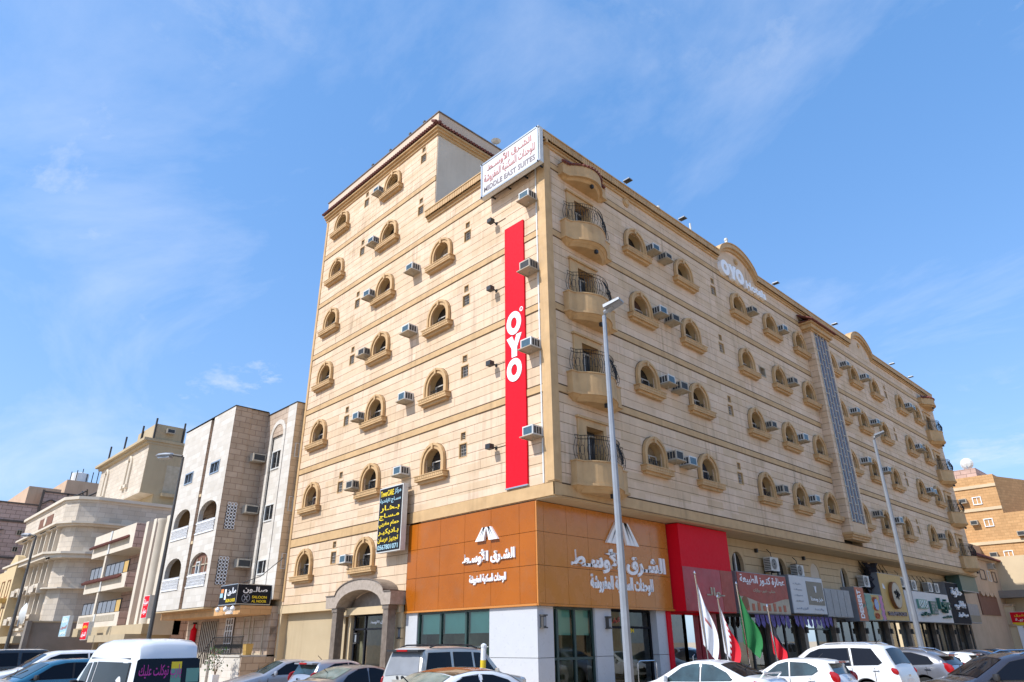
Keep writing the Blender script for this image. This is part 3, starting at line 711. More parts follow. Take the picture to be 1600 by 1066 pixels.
# upper shop floor wall set back under the overhang, with its arched windows
XM = -1.2
MW = [(13.45, 'open'), (17.65, 'open'), (21.45, 'blocked'), (25.2, 'open'), (30.2, 'open'), (34.4, 'open'), (38.7, 'open'), (43.0, 'open')]
b = MB(mapR)
hm = [(u - .6, u + .6, 3.6, 5.45) for u, _ in MW]
z = 2.75; i = 0
while z < 6.0:
    u = 7.5 - (i % 2) * .6
    while u < 47.5:
        for r in cut((max(7.5, u) + .004, min(47.5, u + 1.2) - .004, z + .012, min(6.0, z + .36) - .012), hm):
            if r[1] > r[0] + .02 and r[3] > r[2] + .02: b.box(r[0], r[1], XM - .03, XM, r[2], r[3], skip=('y0',))
        u += 1.2
    z += .36; i += 1
tag(b.build('stone_cladding', 'beige_plaster', HOTEL), kind='stuff')
b = MB(mapR)
for r in cut((7.4, 47.5, 2.75, 6.0), hm): b.face([(r[0], XM - .035, r[2]), (r[1], XM - .035, r[2]), (r[1], XM - .035, r[3]), (r[0], XM - .035, r[3])])
b.build('joint_mortar', 'mortar', HOTEL)
for u, st in MW:
    b = MB(mapR); ol = arch(.52, 3.6, 4.9); ou = [(-.62, 3.6)] + [(max(-.62, min(.62, math.cos(PI - PI * i / 9))), min(5.47, 4.9 + .8 * math.sin(PI * i / 9))) for i in range(10)] + [(.62, 3.6)]; b.ring([(u + x, z) for x, z in ou], [(u + x, z) for x, z in ol], XM - .2, XM - .005)
    w = b.build('window', 'beige_plaster', HOTEL)
    b = MB(mapR); b.face([(u + x, XM - (.03 if st == 'blocked' else .18), z) for x, z in ol]); b.build('pane', 'pale_stucco' if st == 'blocked' else 'pane_dark', w)
    if st == 'open': b = MB(mapR); b.box(u - .5, u - .42, XM - .17, XM - .10, 3.6, 5.2); b.box(u - .05, u + .03, XM - .17, XM - .10, 3.6, 5.35); b.box(u - .5, u + .5, XM - .17, XM - .10, 4.3, 4.36); b.build('sash', 'casing', w)
for u in (15.2, 20.2, 29.0):
    b = MB(mapR); b.box(u - .06, u + .06, XM, XM + .14, 5.5, 5.68); b.build('spotlight', 'black_metal', HOTEL)
# lower left: lintel over the drive, plain wall, end pier
b = MB(); b.box(-19.75, -12.9, -.05, 0.3, 3.05, 3.40); b.box(-19.75, -18.0, -.03, 0.3, 3.4, 3.72); b.build('lintel', 'beige_plaster', HOTEL)
b = MB(); b.box(-18.0, -12.6, 0.28, 0.45, 0.0, 3.06); b.build('ground_wall', 'tan_wall', HOTEL)
b = MB(); b.box(-19.75, -19.5, -.06, 0.3, 0.0, 3.05); b.box(-18.05, -17.85, -.06, .3, 0.0, 3.05); b.build('pier', 'beige_plaster', HOTEL)
b = MB()
for i in range(5): b.box(-19.5, -18.05, .02, .3, .75 + i * .46, 1.19 + i * .46)
b.build('pier_stone', 'orange_wall', HOTEL)
b = MB(); b.box(-19.5, -18.05, -.02, .3, 0.0, .74); b.build('plinth', 'marble_brown', HOTEL)
# ground floor body and shop piers under the overhang
b = MB(); b.box(-12.6, -2.2, .95, 1.05, 0.0, 6.0); b.box(-1.9, -1.8, 2.0, 47.4, 0.0, 2.76); b.build('shop_back_wall', 'interior_warm', HOTEL)
b = MB(); b.box(-12.8, -1.2, .02, 47.4, 2.752, 2.80); b.build('shop_ceiling', 'grey_plaster', HOTEL)
# ------------------------------------------------------------------ shop front of the corner unit: panelled fascia with raised letters
FAS = thing('shop_fascia', 'orange metal panelled fascia wrapping the hotel corner above the glazed shop', 'fascia', (0, 0, 0))
ULX = [-7.85, -7.24, -5.83, -4.41, -3.0, -1.60, -0.86]; UZ = [2.80, 3.95, 5.0, 5.98]
URY = [0.0, .28, 1.40, 2.50, 3.66, 5.0, 6.2, 7.32]
XF = -0.8
for i in range(len(ULX) - 1):
    for j in range(3):
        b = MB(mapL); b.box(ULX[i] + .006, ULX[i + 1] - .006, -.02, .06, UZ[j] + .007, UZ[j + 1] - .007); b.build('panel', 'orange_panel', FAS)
for i in range(len(URY) - 1):
    for j in range(3):
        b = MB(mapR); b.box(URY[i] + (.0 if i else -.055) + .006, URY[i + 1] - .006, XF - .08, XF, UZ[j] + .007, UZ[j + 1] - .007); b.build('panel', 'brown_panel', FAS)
b = MB(); b.box(-7.84, -.90, .0, .12, 2.80, 5.98); b.box(-.95, -.86, .0, 7.5, 2.80, 5.98); b.build('fascia_backing', 'mortar', FAS)
b = MB(); b.box(-7.9, -.84, -.075, .2, 2.735, 2.80); b.box(-.95, -.785, -.06, 7.45, 2.735, 2.80); b.build('drip_edge', 'brown_panel', FAS)
b = MB(); b.box(-7.84, -.86, .0, .9, 5.98, 6.02); b.build('fascia_top', 'mortar', FAS)
def emblem(mb, cx, z0, w, h, y, d):
    """tent of stripes: two fans of slanting bars"""
    for s in (-1, 1):
        for k in range(3):
            x0, x1 = cx + s * (w * .5 - k * w * .145), cx + s * (w * .155 - k * w * .048); t = w * .075
            mb.prism([(x0 - t, z0), (x0 + t, z0), (x1 + t * .75, z0 + h), (x1 - t * .75, z0 + h)], y - d, y)
for rz, loc, L in ((0.0, (0, -.06, 0), dict(e=(-3.15, 4.93, 1.0, .45), a=(-4.45, -1.78, 4.15, 4.66), b=(-4.08, -2.22, 3.50, 3.84))), (PI / 2, (XF, 0, 0), dict(e=(4.38, 4.92, 1.65, .78), a=(1.55, 6.98, 3.86, 4.72), b=(2.5, 6.1, 3.22, 3.82)))):
    m = MB(); emblem(m, L['e'][0], L['e'][1], L['e'][2], L['e'][3], 0.0, .10); m.build('emblem', 'letter_white', FAS, loc, rz)
    m = MB(); text_into(m, 'الشـرق الأوسـط', *L['a'], .06, .034); m.build('lettering', 'letter_white', FAS, loc, rz)
    m = MB(); text_into(m, 'للوحدات السكنية المفروشة', *L['b'], .045, .03); m.build('lettering', 'letter_white', FAS, loc, rz)

# corner glazing with roller blinds, white clad pillars
SF = thing('glazed_shop', 'corner shop front with green framed glass, pale roller blinds and white clad pillars', 'shop front', (0, 0, 0))
b = MB()
for x0, x1, y0, y1 in ((-7.85, -7.15, .02, .5), (-3.15, -.93, .02, .75)):
    b = MB(); b.box(x0, x1, y0, y1, 1.25, 2.73); b.build('clad_panel', 'white_panel', SF); b = MB(); b.box(x0, x1, y0, y1, .1, 1.235); b.build('clad_panel', 'white_panel', SF)
for u0, u1 in ((2.80, 3.68), (6.35, 7.05)):
    b = MB(mapR); b.box(u0, u1, XF - .55, XF - .12, 1.25, 2.73); b.build('clad_panel', 'white_panel', SF); b = MB(mapR); b.box(u0, u1, XF - .55, XF - .12, .1, 1.235); b.build('clad_panel', 'white_panel', SF)
def glazing(side, us, d, z0, zt, zb=None, frame='frame_green', g='shop_glass', parent=None, split=None):
    mp = mapL if side == 'L' else mapR
    b = MB(mp)
    for u in us: b.box(u - .045, u + .045, d - .06, d + .05, z0, zt)
    for z in [z0, zt] + ([split] if split else []): b.box(us[0], us[-1], d - .05, d + .04, z - .04, z + .04)
    b.build('glazing_frame', frame, parent)
    for i in range(len(us) - 1):
        b = MB(mp); b.face([(us[i] + .04, d, z0), (us[i + 1] - .04, d, z0), (us[i + 1] - .04, d, zt), (us[i] + .04, d, zt)]); b.build('pane', g, parent)
        if zb: b = MB(mp); b.box(us[i] + .05, us[i + 1] - .05, d - .14, d - .12, zb, zt - .04); b.box(us[i] + .05, us[i + 1] - .05, d - .15, d - .11, zb - .03, zb); b.build('roller_blind', 'blind', parent)
glazing('L', [-7.12, -5.82, -4.42, -3.17], -.12, .15, 2.70, 2.02, parent=SF, split=None)
glazing('R', [.35, 1.0, 1.85, 2.78], XF - .25, .15, 2.70, 1.92, parent=SF, split=1.2)
glazing('R', [3.70, 4.95, 6.33], XF - .45, .15, 2.70, None, 'sign_black', 'shop_glass', parent=SF, split=2.15)
b = MB(); b.box(-7.0, -3.3, .6, .9, .1, 1.0); b.box(-2.0, -1.6, 4.3, 5.8, .1, 1.0); b.build('shop_counter', 'wood', SF)
b = MB()
for k in range(9): x = random.uniform(-6.9, -3.4); b.box(x, x + .3, .65, .85, 1.0, 1.0 + random.uniform(.2, .7))
b.build('shop_goods', 'sign_tan', SF)
m = MB(); text_into(m, 'ألوان', 4.0, 4.55, 2.28, 2.5, .01); m.build('neon_lettering', 'lens_red', SF, (XF - .42, 0, 0), PI / 2)
m = MB(); text_into(m, 'OPEN', 4.7, 5.3, 1.98, 2.12, .01); m.build('neon_lettering', 'letter_yellow', SF, (XF - .42, 0, 0), PI / 2)
def wall_lantern(name, label, loc, rz, group=None):
    t = thing(name, label, 'lantern', loc, rz, group)
    b = MB(); b.box(-.07, .07, -.13, 0, -.16, .16); b.box(-.10, .10, -.17, 0, .16, .20); b.box(-.10, .10, -.17, 0, -.20, -.16); b.build('lantern_body', 'lamp_dark', t)
    b = MB(); b.box(-.05, .05, -.14, -.12, -.13, .13); b.build('lantern_glass', 'led_glass', t)
wall_lantern('wall_lantern', 'dark square wall lantern on the white pillar at the corner of the orange fascia', (-.93, .22, 2.28), PI / 2)
wall_lantern('wall_lantern', 'dark square wall lantern on the white pillar beside the shop doors', (XF - .12, 3.42, 2.28), PI / 2)
wall_lantern('wall_lantern', 'small dark lantern left of the hotel entrance doors under the stone canopy', (-11.05, -.0, 1.9), 0)
wall_lantern('wall_lantern', 'small dark lantern between the stone column and the white pillar', (-8.05, -.0, 2.05), 0)

# entrance portal of brown marble
PO = thing('entrance_portal', 'brown marble arched canopy on square columns over the hotel entrance', 'portal', (0, 0, 0))
cx, n = -10.15, 20
low = [(-12.62, 3.05), (-11.82, 3.05)] + [(cx - 1.62 * math.cos(PI * i / n) , 3.06 + .62 * math.sin(PI * i / n)) for i in range(1, n)] + [(-8.5, 3.05), (-7.92, 3.05)]
up = [(-12.66, 3.52), (-11.95, 3.52)] + [(cx - 1.78 * math.cos(PI * i / n), 3.50 + .58 * math.sin(PI * i / n)) for i in range(1, n)] + [(-8.40, 3.52), (-7.90, 3.52)]
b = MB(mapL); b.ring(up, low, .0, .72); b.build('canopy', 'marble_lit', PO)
b = MB(mapL); b.ring([(x, z + .035) for x, z in up], [(x, z) for x, z in up], .0, .76); b.build('canopy_coping', 'marble_brown', PO)
inn = [(cx - 1.50 * math.cos(PI * i / n), 3.04 + .60 * math.sin(PI * i / n)) for i in range(n + 1)]
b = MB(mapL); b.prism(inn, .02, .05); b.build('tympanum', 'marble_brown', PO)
b = MB(mapL); b.box(-11.75, -8.0, .0, .22, 2.78, 3.06); b.box(-11.75, -11.55, -.1, .10, 0, 2.78); b.box(-8.35, -7.95, -.1, .12, 0, 2.78); b.build('door_surround', 'beige_plaster', PO)
for x in (-11.98, -8.28):
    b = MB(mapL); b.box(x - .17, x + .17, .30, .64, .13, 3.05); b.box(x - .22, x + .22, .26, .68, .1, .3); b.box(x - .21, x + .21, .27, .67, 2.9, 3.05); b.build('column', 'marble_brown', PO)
b = MB(mapL)
for x in (-11.42, -10.6, -9.35, -8.38): b.box(x - .04, x + .04, -.08, .0, .13, 2.76)
b.box(-11.5, -8.35, -.08, .0, 2.2, 2.27); b.box(-11.5, -8.35, -.08, .0, 2.72, 2.78); b.build('door_frame', 'sign_black', PO)
for x0, x1 in ((-11.4, -10.62), (-10.58, -9.37), (-9.33, -8.4)):
    b = MB(mapL); b.face([(x0, -.04, .13), (x1, -.04, .13), (x1, -.04, 2.74), (x0, -.04, 2.74)]); b.build('door_glass', 'shop_glass', PO)
b = MB(); b.box(-11.4, -8.4, .6, .7, 0, 2.8); b.build('lobby_wall', 'wood', PO)
b = MB(); b.box(-9.6, -9.1, .42, .55, .1, 2.05); b.build('lobby_panel', 'sign_teal', PO)
m = MB(); text_into(m, 'الشرق الأوسط', -10.3, -9.0, 2.40, 2.58, .01); m.build('lettering', 'letter_grey', PO, (0, .03, 0))

# red light box
t = thing('light_box', 'bright red sign box over the shop beside the brown panels, its lower half faded', 'sign', (-.3, 7.42, 2.72), PI / 2)
b = MB(); b.box(0, 3.70, 0, 1.0, 0, 3.24); b.build('box_body', 'sign_red', t)
b = MB(); b.box(.02, 3.69, -.012, 0, .02, 1.62); b.build('faded_panel', 'sign_red_dark', t)
b = MB(); b.box(2.75, 3.69, -.02, -.012, .02, 1.62); b.build('faded_panel', 'sign_rust', t)
m = MB(); text_into(m, 'ـوالـ', 1.55, 2.9, .52, .92, .03); m.build('lettering', 'sign_tan', t, (0, -.012, 0))
# billboard on the roof corner
t = thing('billboard', 'large white lit billboard with red Arabic lines at the top corner of the hotel', 'billboard', (-3.2, -.36, 18.98))
b = MB(); b.box(0, 3.53, -.20, 0, 0, 1.76); b.build('sign_case', 'casing', t)
b = MB(); b.box(.09, 3.44, -.225, -.20, .09, 1.67); b.build('sign_face', 'sign_white', t)
b = MB()
for x in (.06, 3.40): b.box(x, x + .08, -.245, -.20, 0, 1.76)
b.box(0, 3.53, -.245, -.20, 0, .07); b.box(0, 3.53, -.245, -.20, 1.69, 1.76); b.build('sign_frame', 'alu', t)
m = MB(); text_into(m, 'الشـرق الأوسـط', .45, 3.1, 1.12, 1.58, .012, .012); text_into(m, 'للوحدات السكنية المفروشة', .25, 3.28, .56, 1.08, .012, .006); m.build('lettering', 'letter_red', t, (0, -.225, 0))
m = MB(); text_into(m, 'MIDDLE EAST SUITES', .25, 3.28, .20, .46, .012, .012); m.build('lettering', 'letter_dark', t, (0, -.225, 0))
b = MB()
for x in (.35, 1.3, 2.3, 3.2): b.box(x, x + .05, 0, .34, .06, .12); b.box(x, x + .05, 0, .34, 1.4, 1.46)
b.build('sign_bracket', 'iron', t)
# red banner
t = thing('banner_sign', 'tall narrow red banner with white OYO letters hung on the sunlit wall', 'sign', (-2.2, -.03, 6.57))
b = MB(); b.box(0, 1.06, -.075, 0, 0, 10.6); b.build('banner_board', 'sign_red', t)
b = MB(); b.box(-.02, 1.08, -.09, .0, -.05, 0); b.build('banner_rail', 'alu', t)
def letter_O(mb, x0, x1, z0, z1, y, d, t=.42):
    cx, cz, hx, hz = (x0 + x1) / 2, (z0 + z1) / 2, (x1 - x0) / 2, (z1 - z0) / 2; N = 28
    mb.ring([(cx + hx * math.cos(2 * PI * k / N), cz + hz * math.sin(2 * PI * k / N)) for k in range(N)], [(cx + hx * t * math.cos(2 * PI * k / N), cz + hz * (t + .06) * math.sin(2 * PI * k / N)) for k in range(N)], y - d, y, True)
def letter_Y(mb, x0, x1, z0, z1, y, d):
    w, h = x1 - x0, z1 - z0
    mb.prism([(x0 + w * q[0], z0 + h * q[1]) for q in ((.33, 0), (.68, 0), (.68, .40), (1, 1), (.66, 1), (.52, .66), (.36, .98), (0, .92), (.33, .40))], y - d, y)
m = MB(); letter_O(m, .12, .90, 5.71, 6.67, 0, .03); letter_Y(m, .12, .92, 4.80, 5.68, 0, .03); letter_O(m, .12, .90, 3.83, 4.74, 0, .03); m.build('lettering', 'letter_white', t, (0, -.075, 0))
m = MB(); text_into(m, '®', .82, 1.0, 6.55, 6.75, .02, .03); m.build('lettering', 'letter_white', t, (0, -.075, 0))
# letters on the parapet
t = thing('roof_lettering', 'white letters reading OYO Hotels under the curved gable of the roof', 'letters', (.03, 13.3, 19.3), PI / 2)
m = MB(); letter_O(m, .0, .86, .10, 1.0, 0, .22, .36); letter_Y(m, .80, 1.62, .10, 1.0, 0, .22); letter_O(m, 1.52, 2.38, .10, 1.0, 0, .22, .36); m.build('large_letters', 'letter_white', t)
m = MB(); text_into(m, 'Hotels', 2.62, 4.85, .12, .62, .2, .03); m.build('small_letters', 'letter_white', t)
# black massage parlour sign
t = thing('hanging_sign', 'tall black sign board with yellow Arabic lines left of the orange panels', 'sign', (-9.43, -.5, 5.02))
b = MB(); b.box(0, 1.66, -.0, .24, 0, 2.60); b.build('sign_case', 'casing', t)
b = MB(); b.box(.05, 1.61, -.02, 0, .05, 2.55); b.build('sign_face', 'sign_black', t)
for s_, x0, x1, z0, z1, m_ in (('مركز', 1.1, 1.55, 2.22, 2.48, 'letter_blue'), ('TowerCARE', .12, 1.04, 2.22, 2.46, 'letter_yellow'), ('مسـاج تايلندية', .1, 1.55, 1.90, 2.14, 'letter_blue'), ('بـخـار', .16, 1.5, 1.58, 1.86, 'letter_yellow'), ('مـسـاج', .12, 1.5, 1.26, 1.53, 'letter_yellow'), ('حمام مغربي', .10, 1.52, .96, 1.21, 'letter_yellow'), ('بـاديكيـر', .10, 1.52, .66, .91, 'letter_yellow'), ('تجهيز عرسان', .10, 1.52, .36, .61, 'letter_yellow'), ('0567801071', .12, 1.52, .10, .29, 'letter_blue')):
    m = MB(); text_into(m, s_, x0, x1, z0, z1, .012, .02); m.build('lettering', m_, t, (0, -.02, 0))
b = MB()
for z in (.3, 2.2): b.box(.3, .36, .2, .5, z, z + .05); b.box(1.3, 1.36, .2, .5, z, z + .05)
b.build('sign_bracket', 'iron', t)

# shop signs along the shaded front; local x runs along the wall, the wall side is +y
def board(name, label, u0, u1, z0, z1, m, d=.28, x=-.5, tilt=0):
    t = thing(name, label, 'shop sign', (x, u0, z0), PI / 2)
    b = MB(); b.box(0, u1 - u0, 0, d, 0, z1 - z0); b.build('sign_case', 'sign_grey' if m not in ('sign_navy',) else 'sign_navy', t)
    b = MB(); b.box(.03, u1 - u0 - .03, -.02, 0, .03, z1 - z0 - .03); b.build('sign_face', m, t)
    return t
def words(t, items):
    for s_, x0, x1, z0, z1, m_, dp in items:
        m = MB(); text_into(m, s_, x0, x1, z0, z1, dp, .02); m.build('lettering', m_, t, (0, -.02, 0))
t = board('shop_sign', 'faded red spice shop sign with white Arabic title and pictures of jars', 11.85, 16.4, 2.75, 4.44, 'sign_rust')
words(t, [('عطارة كنـوز الطبيعة', .22, 4.3, 1.15, 1.58, 'letter_white', .015), ('عشاب - تمور - بهارات', 1.25, 3.3, .86, 1.03, 'sign_tan', .012)])
b = MB(); pl = [(.03, .04)] + [(.03 + 4.48 * k / 14, .42 + .26 * abs(math.cos(PI * k / 14)) ** 2) for k in range(15)] + [(4.51, .04)]; b.prism(pl, -.03, -.02); b.build('picture_band', 'sign_tan', t)
for k in range(8): b = MB(); b.box(.5 + k * .48, .72 + k * .48, -.045, -.03, .12, .34 + .06 * (k % 3)); b.build('picture_jar', 'sign_orange', t)
b = MB(); b.lathe([(.0, 0), (.27, 0), (.27, .015), (.0, .015)], (.42, -.05, .42), 16, 'y'); b.build('picture_plate', 'wood', t)
t = board('shop_sign', 'white shop sign with a brown square logo and grey Arabic lines', 16.72, 20.4, 2.84, 4.56, 'sign_white', .55)
b = MB(); b.box(1.75, 3.55, -.035, -.02, .42, 1.50); b.build('logo_square', 'sign_brown', t)
words(t, [('خبز ومعدا', 2.0, 3.35, .56, .80, 'letter_white', .03), ('حلويات', .35, 1.2, 1.28, 1.38, 'letter_grey', .012), ('معجنات', .35, 1.2, 1.02, 1.12, 'letter_grey', .012), ('مخبوزات', .35, 1.2, .76, .86, 'letter_grey', .012), ('فطائر', .35, 1.2, .52, .60, 'letter_grey', .012), ('أنواع الخبز', .3, 1.6, .16, .30, 'letter_grey', .012), ('والمعدا', 2.3, 3.3, .16, .28, 'letter_grey', .012)])
b = MB()
for k in range(4): b.tube([(2.65 + .09 * math.cos(PI / 2 + (k - 1.5) * .7) * (.4 + i * .35), -.05, 1.0 + .1 * i + .04 * math.sin(i)) for i in range(4)], .014, 4)
b.build('logo_mark', 'letter_white', t)
t = board('shop_sign', 'blank grey metal sign panel without lettering', 20.45, 23.6, 2.75, 4.10, 'sign_grey')
b = MB()
for k in range(1, 4): b.box(k * .78, k * .78 + .012, -.026, -.02, .03, 1.3)
b.build('panel_joint', 'iron', t)
t = board('shop_sign', 'narrow brick orange vertical sign with white letters', 24.35, 25.6, 2.60, 4.36, 'sign_orange', .75)
m = MB(); text_into(m, 'DESSERT', 0, 1.45, 0, .50, .02, .03); m.v = [(.72 - vz, vy, .15 + vx) for vx, vy, vz in m.v]; m.build('lettering', 'letter_white', t, (0, -.02, 0))
words(t, [('حلى', .80, 1.12, .7, 1.0, 'sign_teal', .02)])
t = board('shop_sign', 'multicoloured sign with green, orange, blue and pink bands of swirls', 25.62, 28.2, 2.66, 4.07, 'sign_teal')
for x0, x1, m_ in ((.03, .55, 'sign_teal'), (.9, 2.0, 'sign_yellow'), (2.1, 2.54, 'sign_pink')):
    b = MB(); pl = [(x0, .05)] + [(x0 + .09 * math.sin(k * 1.9), .05 + 1.3 * k / 12) for k in range(13)] + [(x1 + .09 * math.sin(k * 1.9), 1.35 - 1.3 * k / 12) for k in range(13)]; b.prism(pl, -.03, -.02); b.build('colour_band', m_, t)
b = MB()
for k in range(4):
    for j in range(3): zc = .25 + j * .42; b.tube([(1.3 + .34 * math.cos(a_) * (1 - .2 * k), -.035, zc + .15 * math.sin(a_ * (1 + k % 2)) ) for a_ in [2 * PI * q / 12 for q in range(13)]], .018, 4)
b.build('swirl', 'sign_orange', t)
b = MB(); b.lathe([(0, 0), (.3, 0), (.3, .02), (0, .02)], (1.45, -.06, .85), 14, 'y'); b.build('blue_patch', 'window_blue', t)
t = board('shop_sign', 'tall mustard yellow shop sign with an oval emblem', 28.25, 32.0, 2.69, 5.32, 'sign_yellow', .5)
b = MB(); b.lathe([(0, .0), (.72, .0), (.76, -.03), (.76, -.2), (0, -.2)], (1.9, -.0, 1.42), 28, 'y'); b.build('oval_emblem', 'wood', t, (0, -.02, 0))
b = MB(); b.lathe([(0, -.205), (.70, -.205), (.70, -.215), (0, -.215)], (1.9, 0, 1.42), 28, 'y'); b.build('emblem_face', 'sign_tan', t, (0, -.02, 0))
b = MB(); rs_ = random.Random(4)
for k in range(26): a_, q = rs_.uniform(0, 2 * PI), rs_.uniform(0, .48); x, z = 1.9 + q * math.cos(a_), 1.45 + q * .55 * math.sin(a_); b.prism([(x + (.05 + .05 * rs_.random()) * math.cos(w_), z + (.05 + .05 * rs_.random()) * math.sin(w_)) for w_ in (0, 1.3, 2.6, 3.9, 5.2)], -.235, -.215)
b.build('emblem_pattern', 'sign_black', t, (0, -.02, 0))
words(t, [('SalaMOON', .35, 3.3, .28, .50, 'letter_dark', .08)])
t = board('shop_sign', 'wide white shop sign with dark green letters and a black square', 32.05, 40.7, 2.68, 4.52, 'sign_white')
b = MB(); b.box(1.9, 3.6, -.14, -.02, .80, 1.35); b.build('letter_block', 'sign_teal', t)
b = MB()
for k in range(5): b.box(2.0 + k * .33, 2.08 + k * .33, -.16, -.14, .86, 1.30); b.box(2.0 + k * .33, 2.2 + k * .33, -.16, -.14, .86 + .1 * k % .3, .93 + .1 * k % .3)
b.build('kufic_letters', 'letter_white', t)
b = MB(); b.box(4.2, 5.45, -.14, -.02, .50, 1.30); b.build('letter_block', 'letter_green', t)
b = MB()
for k in range(4):
    for j in range(4):
        if (k * 3 + j * 5) % 4: b.box(4.3 + k * .28, 4.48 + k * .28, -.16, -.14, .56 + j * .18, .68 + j * .18)
b.build('kufic_letters', 'sign_grey', t)
words(t, [('Lgjc', 5.9, 8.1, .62, 1.55, 'letter_green', .2), ('بنان', 2.2, 3.8, .36, .62, 'letter_green', .15), ('للملابس', 6.4, 8.2, .28, .48, 'letter_green', .1)])
t = board('shop_sign', 'black shop sign with three lines of white Arabic letters', 40.75, 44.9, 2.65, 5.40, 'sign_black', .7)
words(t, [('حلاوة', .9, 3.1, 1.75, 2.45, 'letter_white', .12), ('بابلـي', 1.0, 3.3, .95, 1.55, 'letter_white', .12), ('سيدالـروار', 1.3, 3.5, .45, .78, 'letter_white', .08)])
t = board('shop_sign', 'small grey and tan poster sign at the far end of the shaded front', 44.95, 47.6, 2.74, 4.08, 'sign_grey')
b = MB(); b.box(.05, 2.6, -.03, -.02, .1, .55); b.build('picture_band', 'sign_brown', t)
t = thing('sign_box', 'plain dark green box hanging under the far end of the overhang', 'sign', (-.2, 43.6, 4.9), PI / 2)
b = MB(); b.box(0, 4.1, 0, .9, 0, 1.12); b.build('box_body', 'sign_green', t)
b = MB(); b.box(-.02, 4.12, -.02, 0, -.03, .04); b.build('box_trim', 'sign_grey', t)
# pennants under the first signs
t = thing('bunting', 'row of purple and blue pennants hanging below the spice shop signs', 'bunting', (-.35, 12.6, 2.72), PI / 2)
b = MB(); b.tube([(0, 0, 0), (8.0, 0, .02)], .012, 4); b.build('cord', 'iron', t)
for k in range(17):
    if k in (7,): continue
    x = .1 + k * .46; h = .50 + .07 * math.sin(k * 2.3); b = MB(); b.faces([(x, 0, 0), (x + .36, 0, 0), (x + .36, -.03, -h * .72), (x + .18, -.05, -h), (x, -.03, -h * .72), (x + .18, .03, -.1)], [(0, 1, 5), (1, 2, 5), (2, 3, 5), (3, 4, 5), (4, 0, 5)]); b.build('pennant', 'bunting_purple', t)
# shop fronts between the piers
SH = [(7.10, 8.75, 'red'), (8.75, 11.2, 'red'), (11.3, 15.3, ''), (15.7, 18.6, ''), (19.0, 22.2, 'green'), (22.7, 26.1, ''), (26.6, 29.8, ''), (30.3, 33.3, ''), (33.8, 38.2, 'black'), (38.7, 42.1, ''), (42.6, 45.8, ''), (46.1, 47.4, '')]
lab = {'red': 'dark glazed shop front between red posts under the red sign box', 'green': 'glazed shop front in a dark green frame below the blank grey sign', 'black': 'mirror glazed shop front in thin black frames behind the second street lamp'}
names_ = ['glazed shop front behind the flags under the spice shop sign', 'glazed shop front under the white bakery sign', 'shop window under the narrow orange sign', 'shop window under the mustard yellow sign', 'shop window left of the second street lamp foot', 'shop window under the wide white sign near its black end', 'shop window under the black sign', 'last shop window at the far end of the overhang']
ni = 0
for k, (u0, u1, st) in enumerate(SH):
    if k == 0:
        t = thing('shop_window', 'narrow dark shop door beside the white clad pillar and red post', 'shop front', (0, 0, 0))
    else:
        lb = lab.get(st) or names_[ni]; ni += 0 if st in lab else 1
        t = thing('shop_window', lb, 'shop front', (0, 0, 0))
    nn = max(1, round((u1 - u0) / 1.3)); us = [u0 + (u1 - u0) * i / nn for i in range(nn + 1)]
    glazing('R', us, XM - .12, .13, 2.68, None, {'red': 'sign_red', 'green': 'frame_green', 'black': 'sign_black'}.get(st, 'lamp_dark'), 'street_glass', t, 2.2 if st == 'green' else None)
    b = MB(mapR)
    for q in range(max(2, int((u1 - u0) * 1.6))):
        u = random.uniform(u0 + .1, u1 - .4); z = random.choice((.13, .5, .9, 1.3)); b.box(u, u + random.uniform(.2, .5), XM - .45, XM - .25, z, z + random.uniform(.4, 1.1))
    b.build('shop_goods', random.choice(('sign_tan', 'sign_white', 'casing', 'cream_wall', 'sign_teal')), t)
for k, u in enumerate((11.25, 15.5, 18.8, 22.45, 26.35, 30.05, 33.55, 38.45, 42.35, 45.95)):
    b = MB(mapR); b.box(u - .17, u + .17, XM - .3, XM + .16, .1, 2.72); b.box(u - .20, u + .20, XM - .2, XM + .20, .1, .5); b.build('shop_pier', 'marble_brown', HOTEL)
    b = MB(mapR); b.box(u - .06, u + .06, XM + .16, XM + .30, 2.0, 2.28); b.build('pier_lamp', 'lamp_dark', HOTEL)
b = MB(mapR); b.box(6.95, 7.2, XM - .3, XF - .05, .1, 2.72); b.build('shop_pier', 'sign_red', HOTEL); b = MB(mapR); b.box(9.85, 10.75, XM - .1, XF - .25, .1, 2.72); b.build('shop_pier', 'sign_red_dark', HOTEL)
# steel handrails outside the door
t = thing('handrail', 'bent steel handrail on the pavement outside the corner shop doors', 'handrail', (-.3, 0, .13))
b = MB(); b.tube([(0, 4.15, 0), (0, 4.15, .88), (.02, 4.25, .95), (.02, 5.1, .95), (0, 5.2, .88), (0, 5.2, 0)], .022, 6); b.build('rail', 'chrome', t)
b = MB(); b.tube([(0, 7.55, 0), (0, 7.55, 1.05), (0, 7.65, 1.1)], .02, 6); b.build('rail', 'chrome', t)

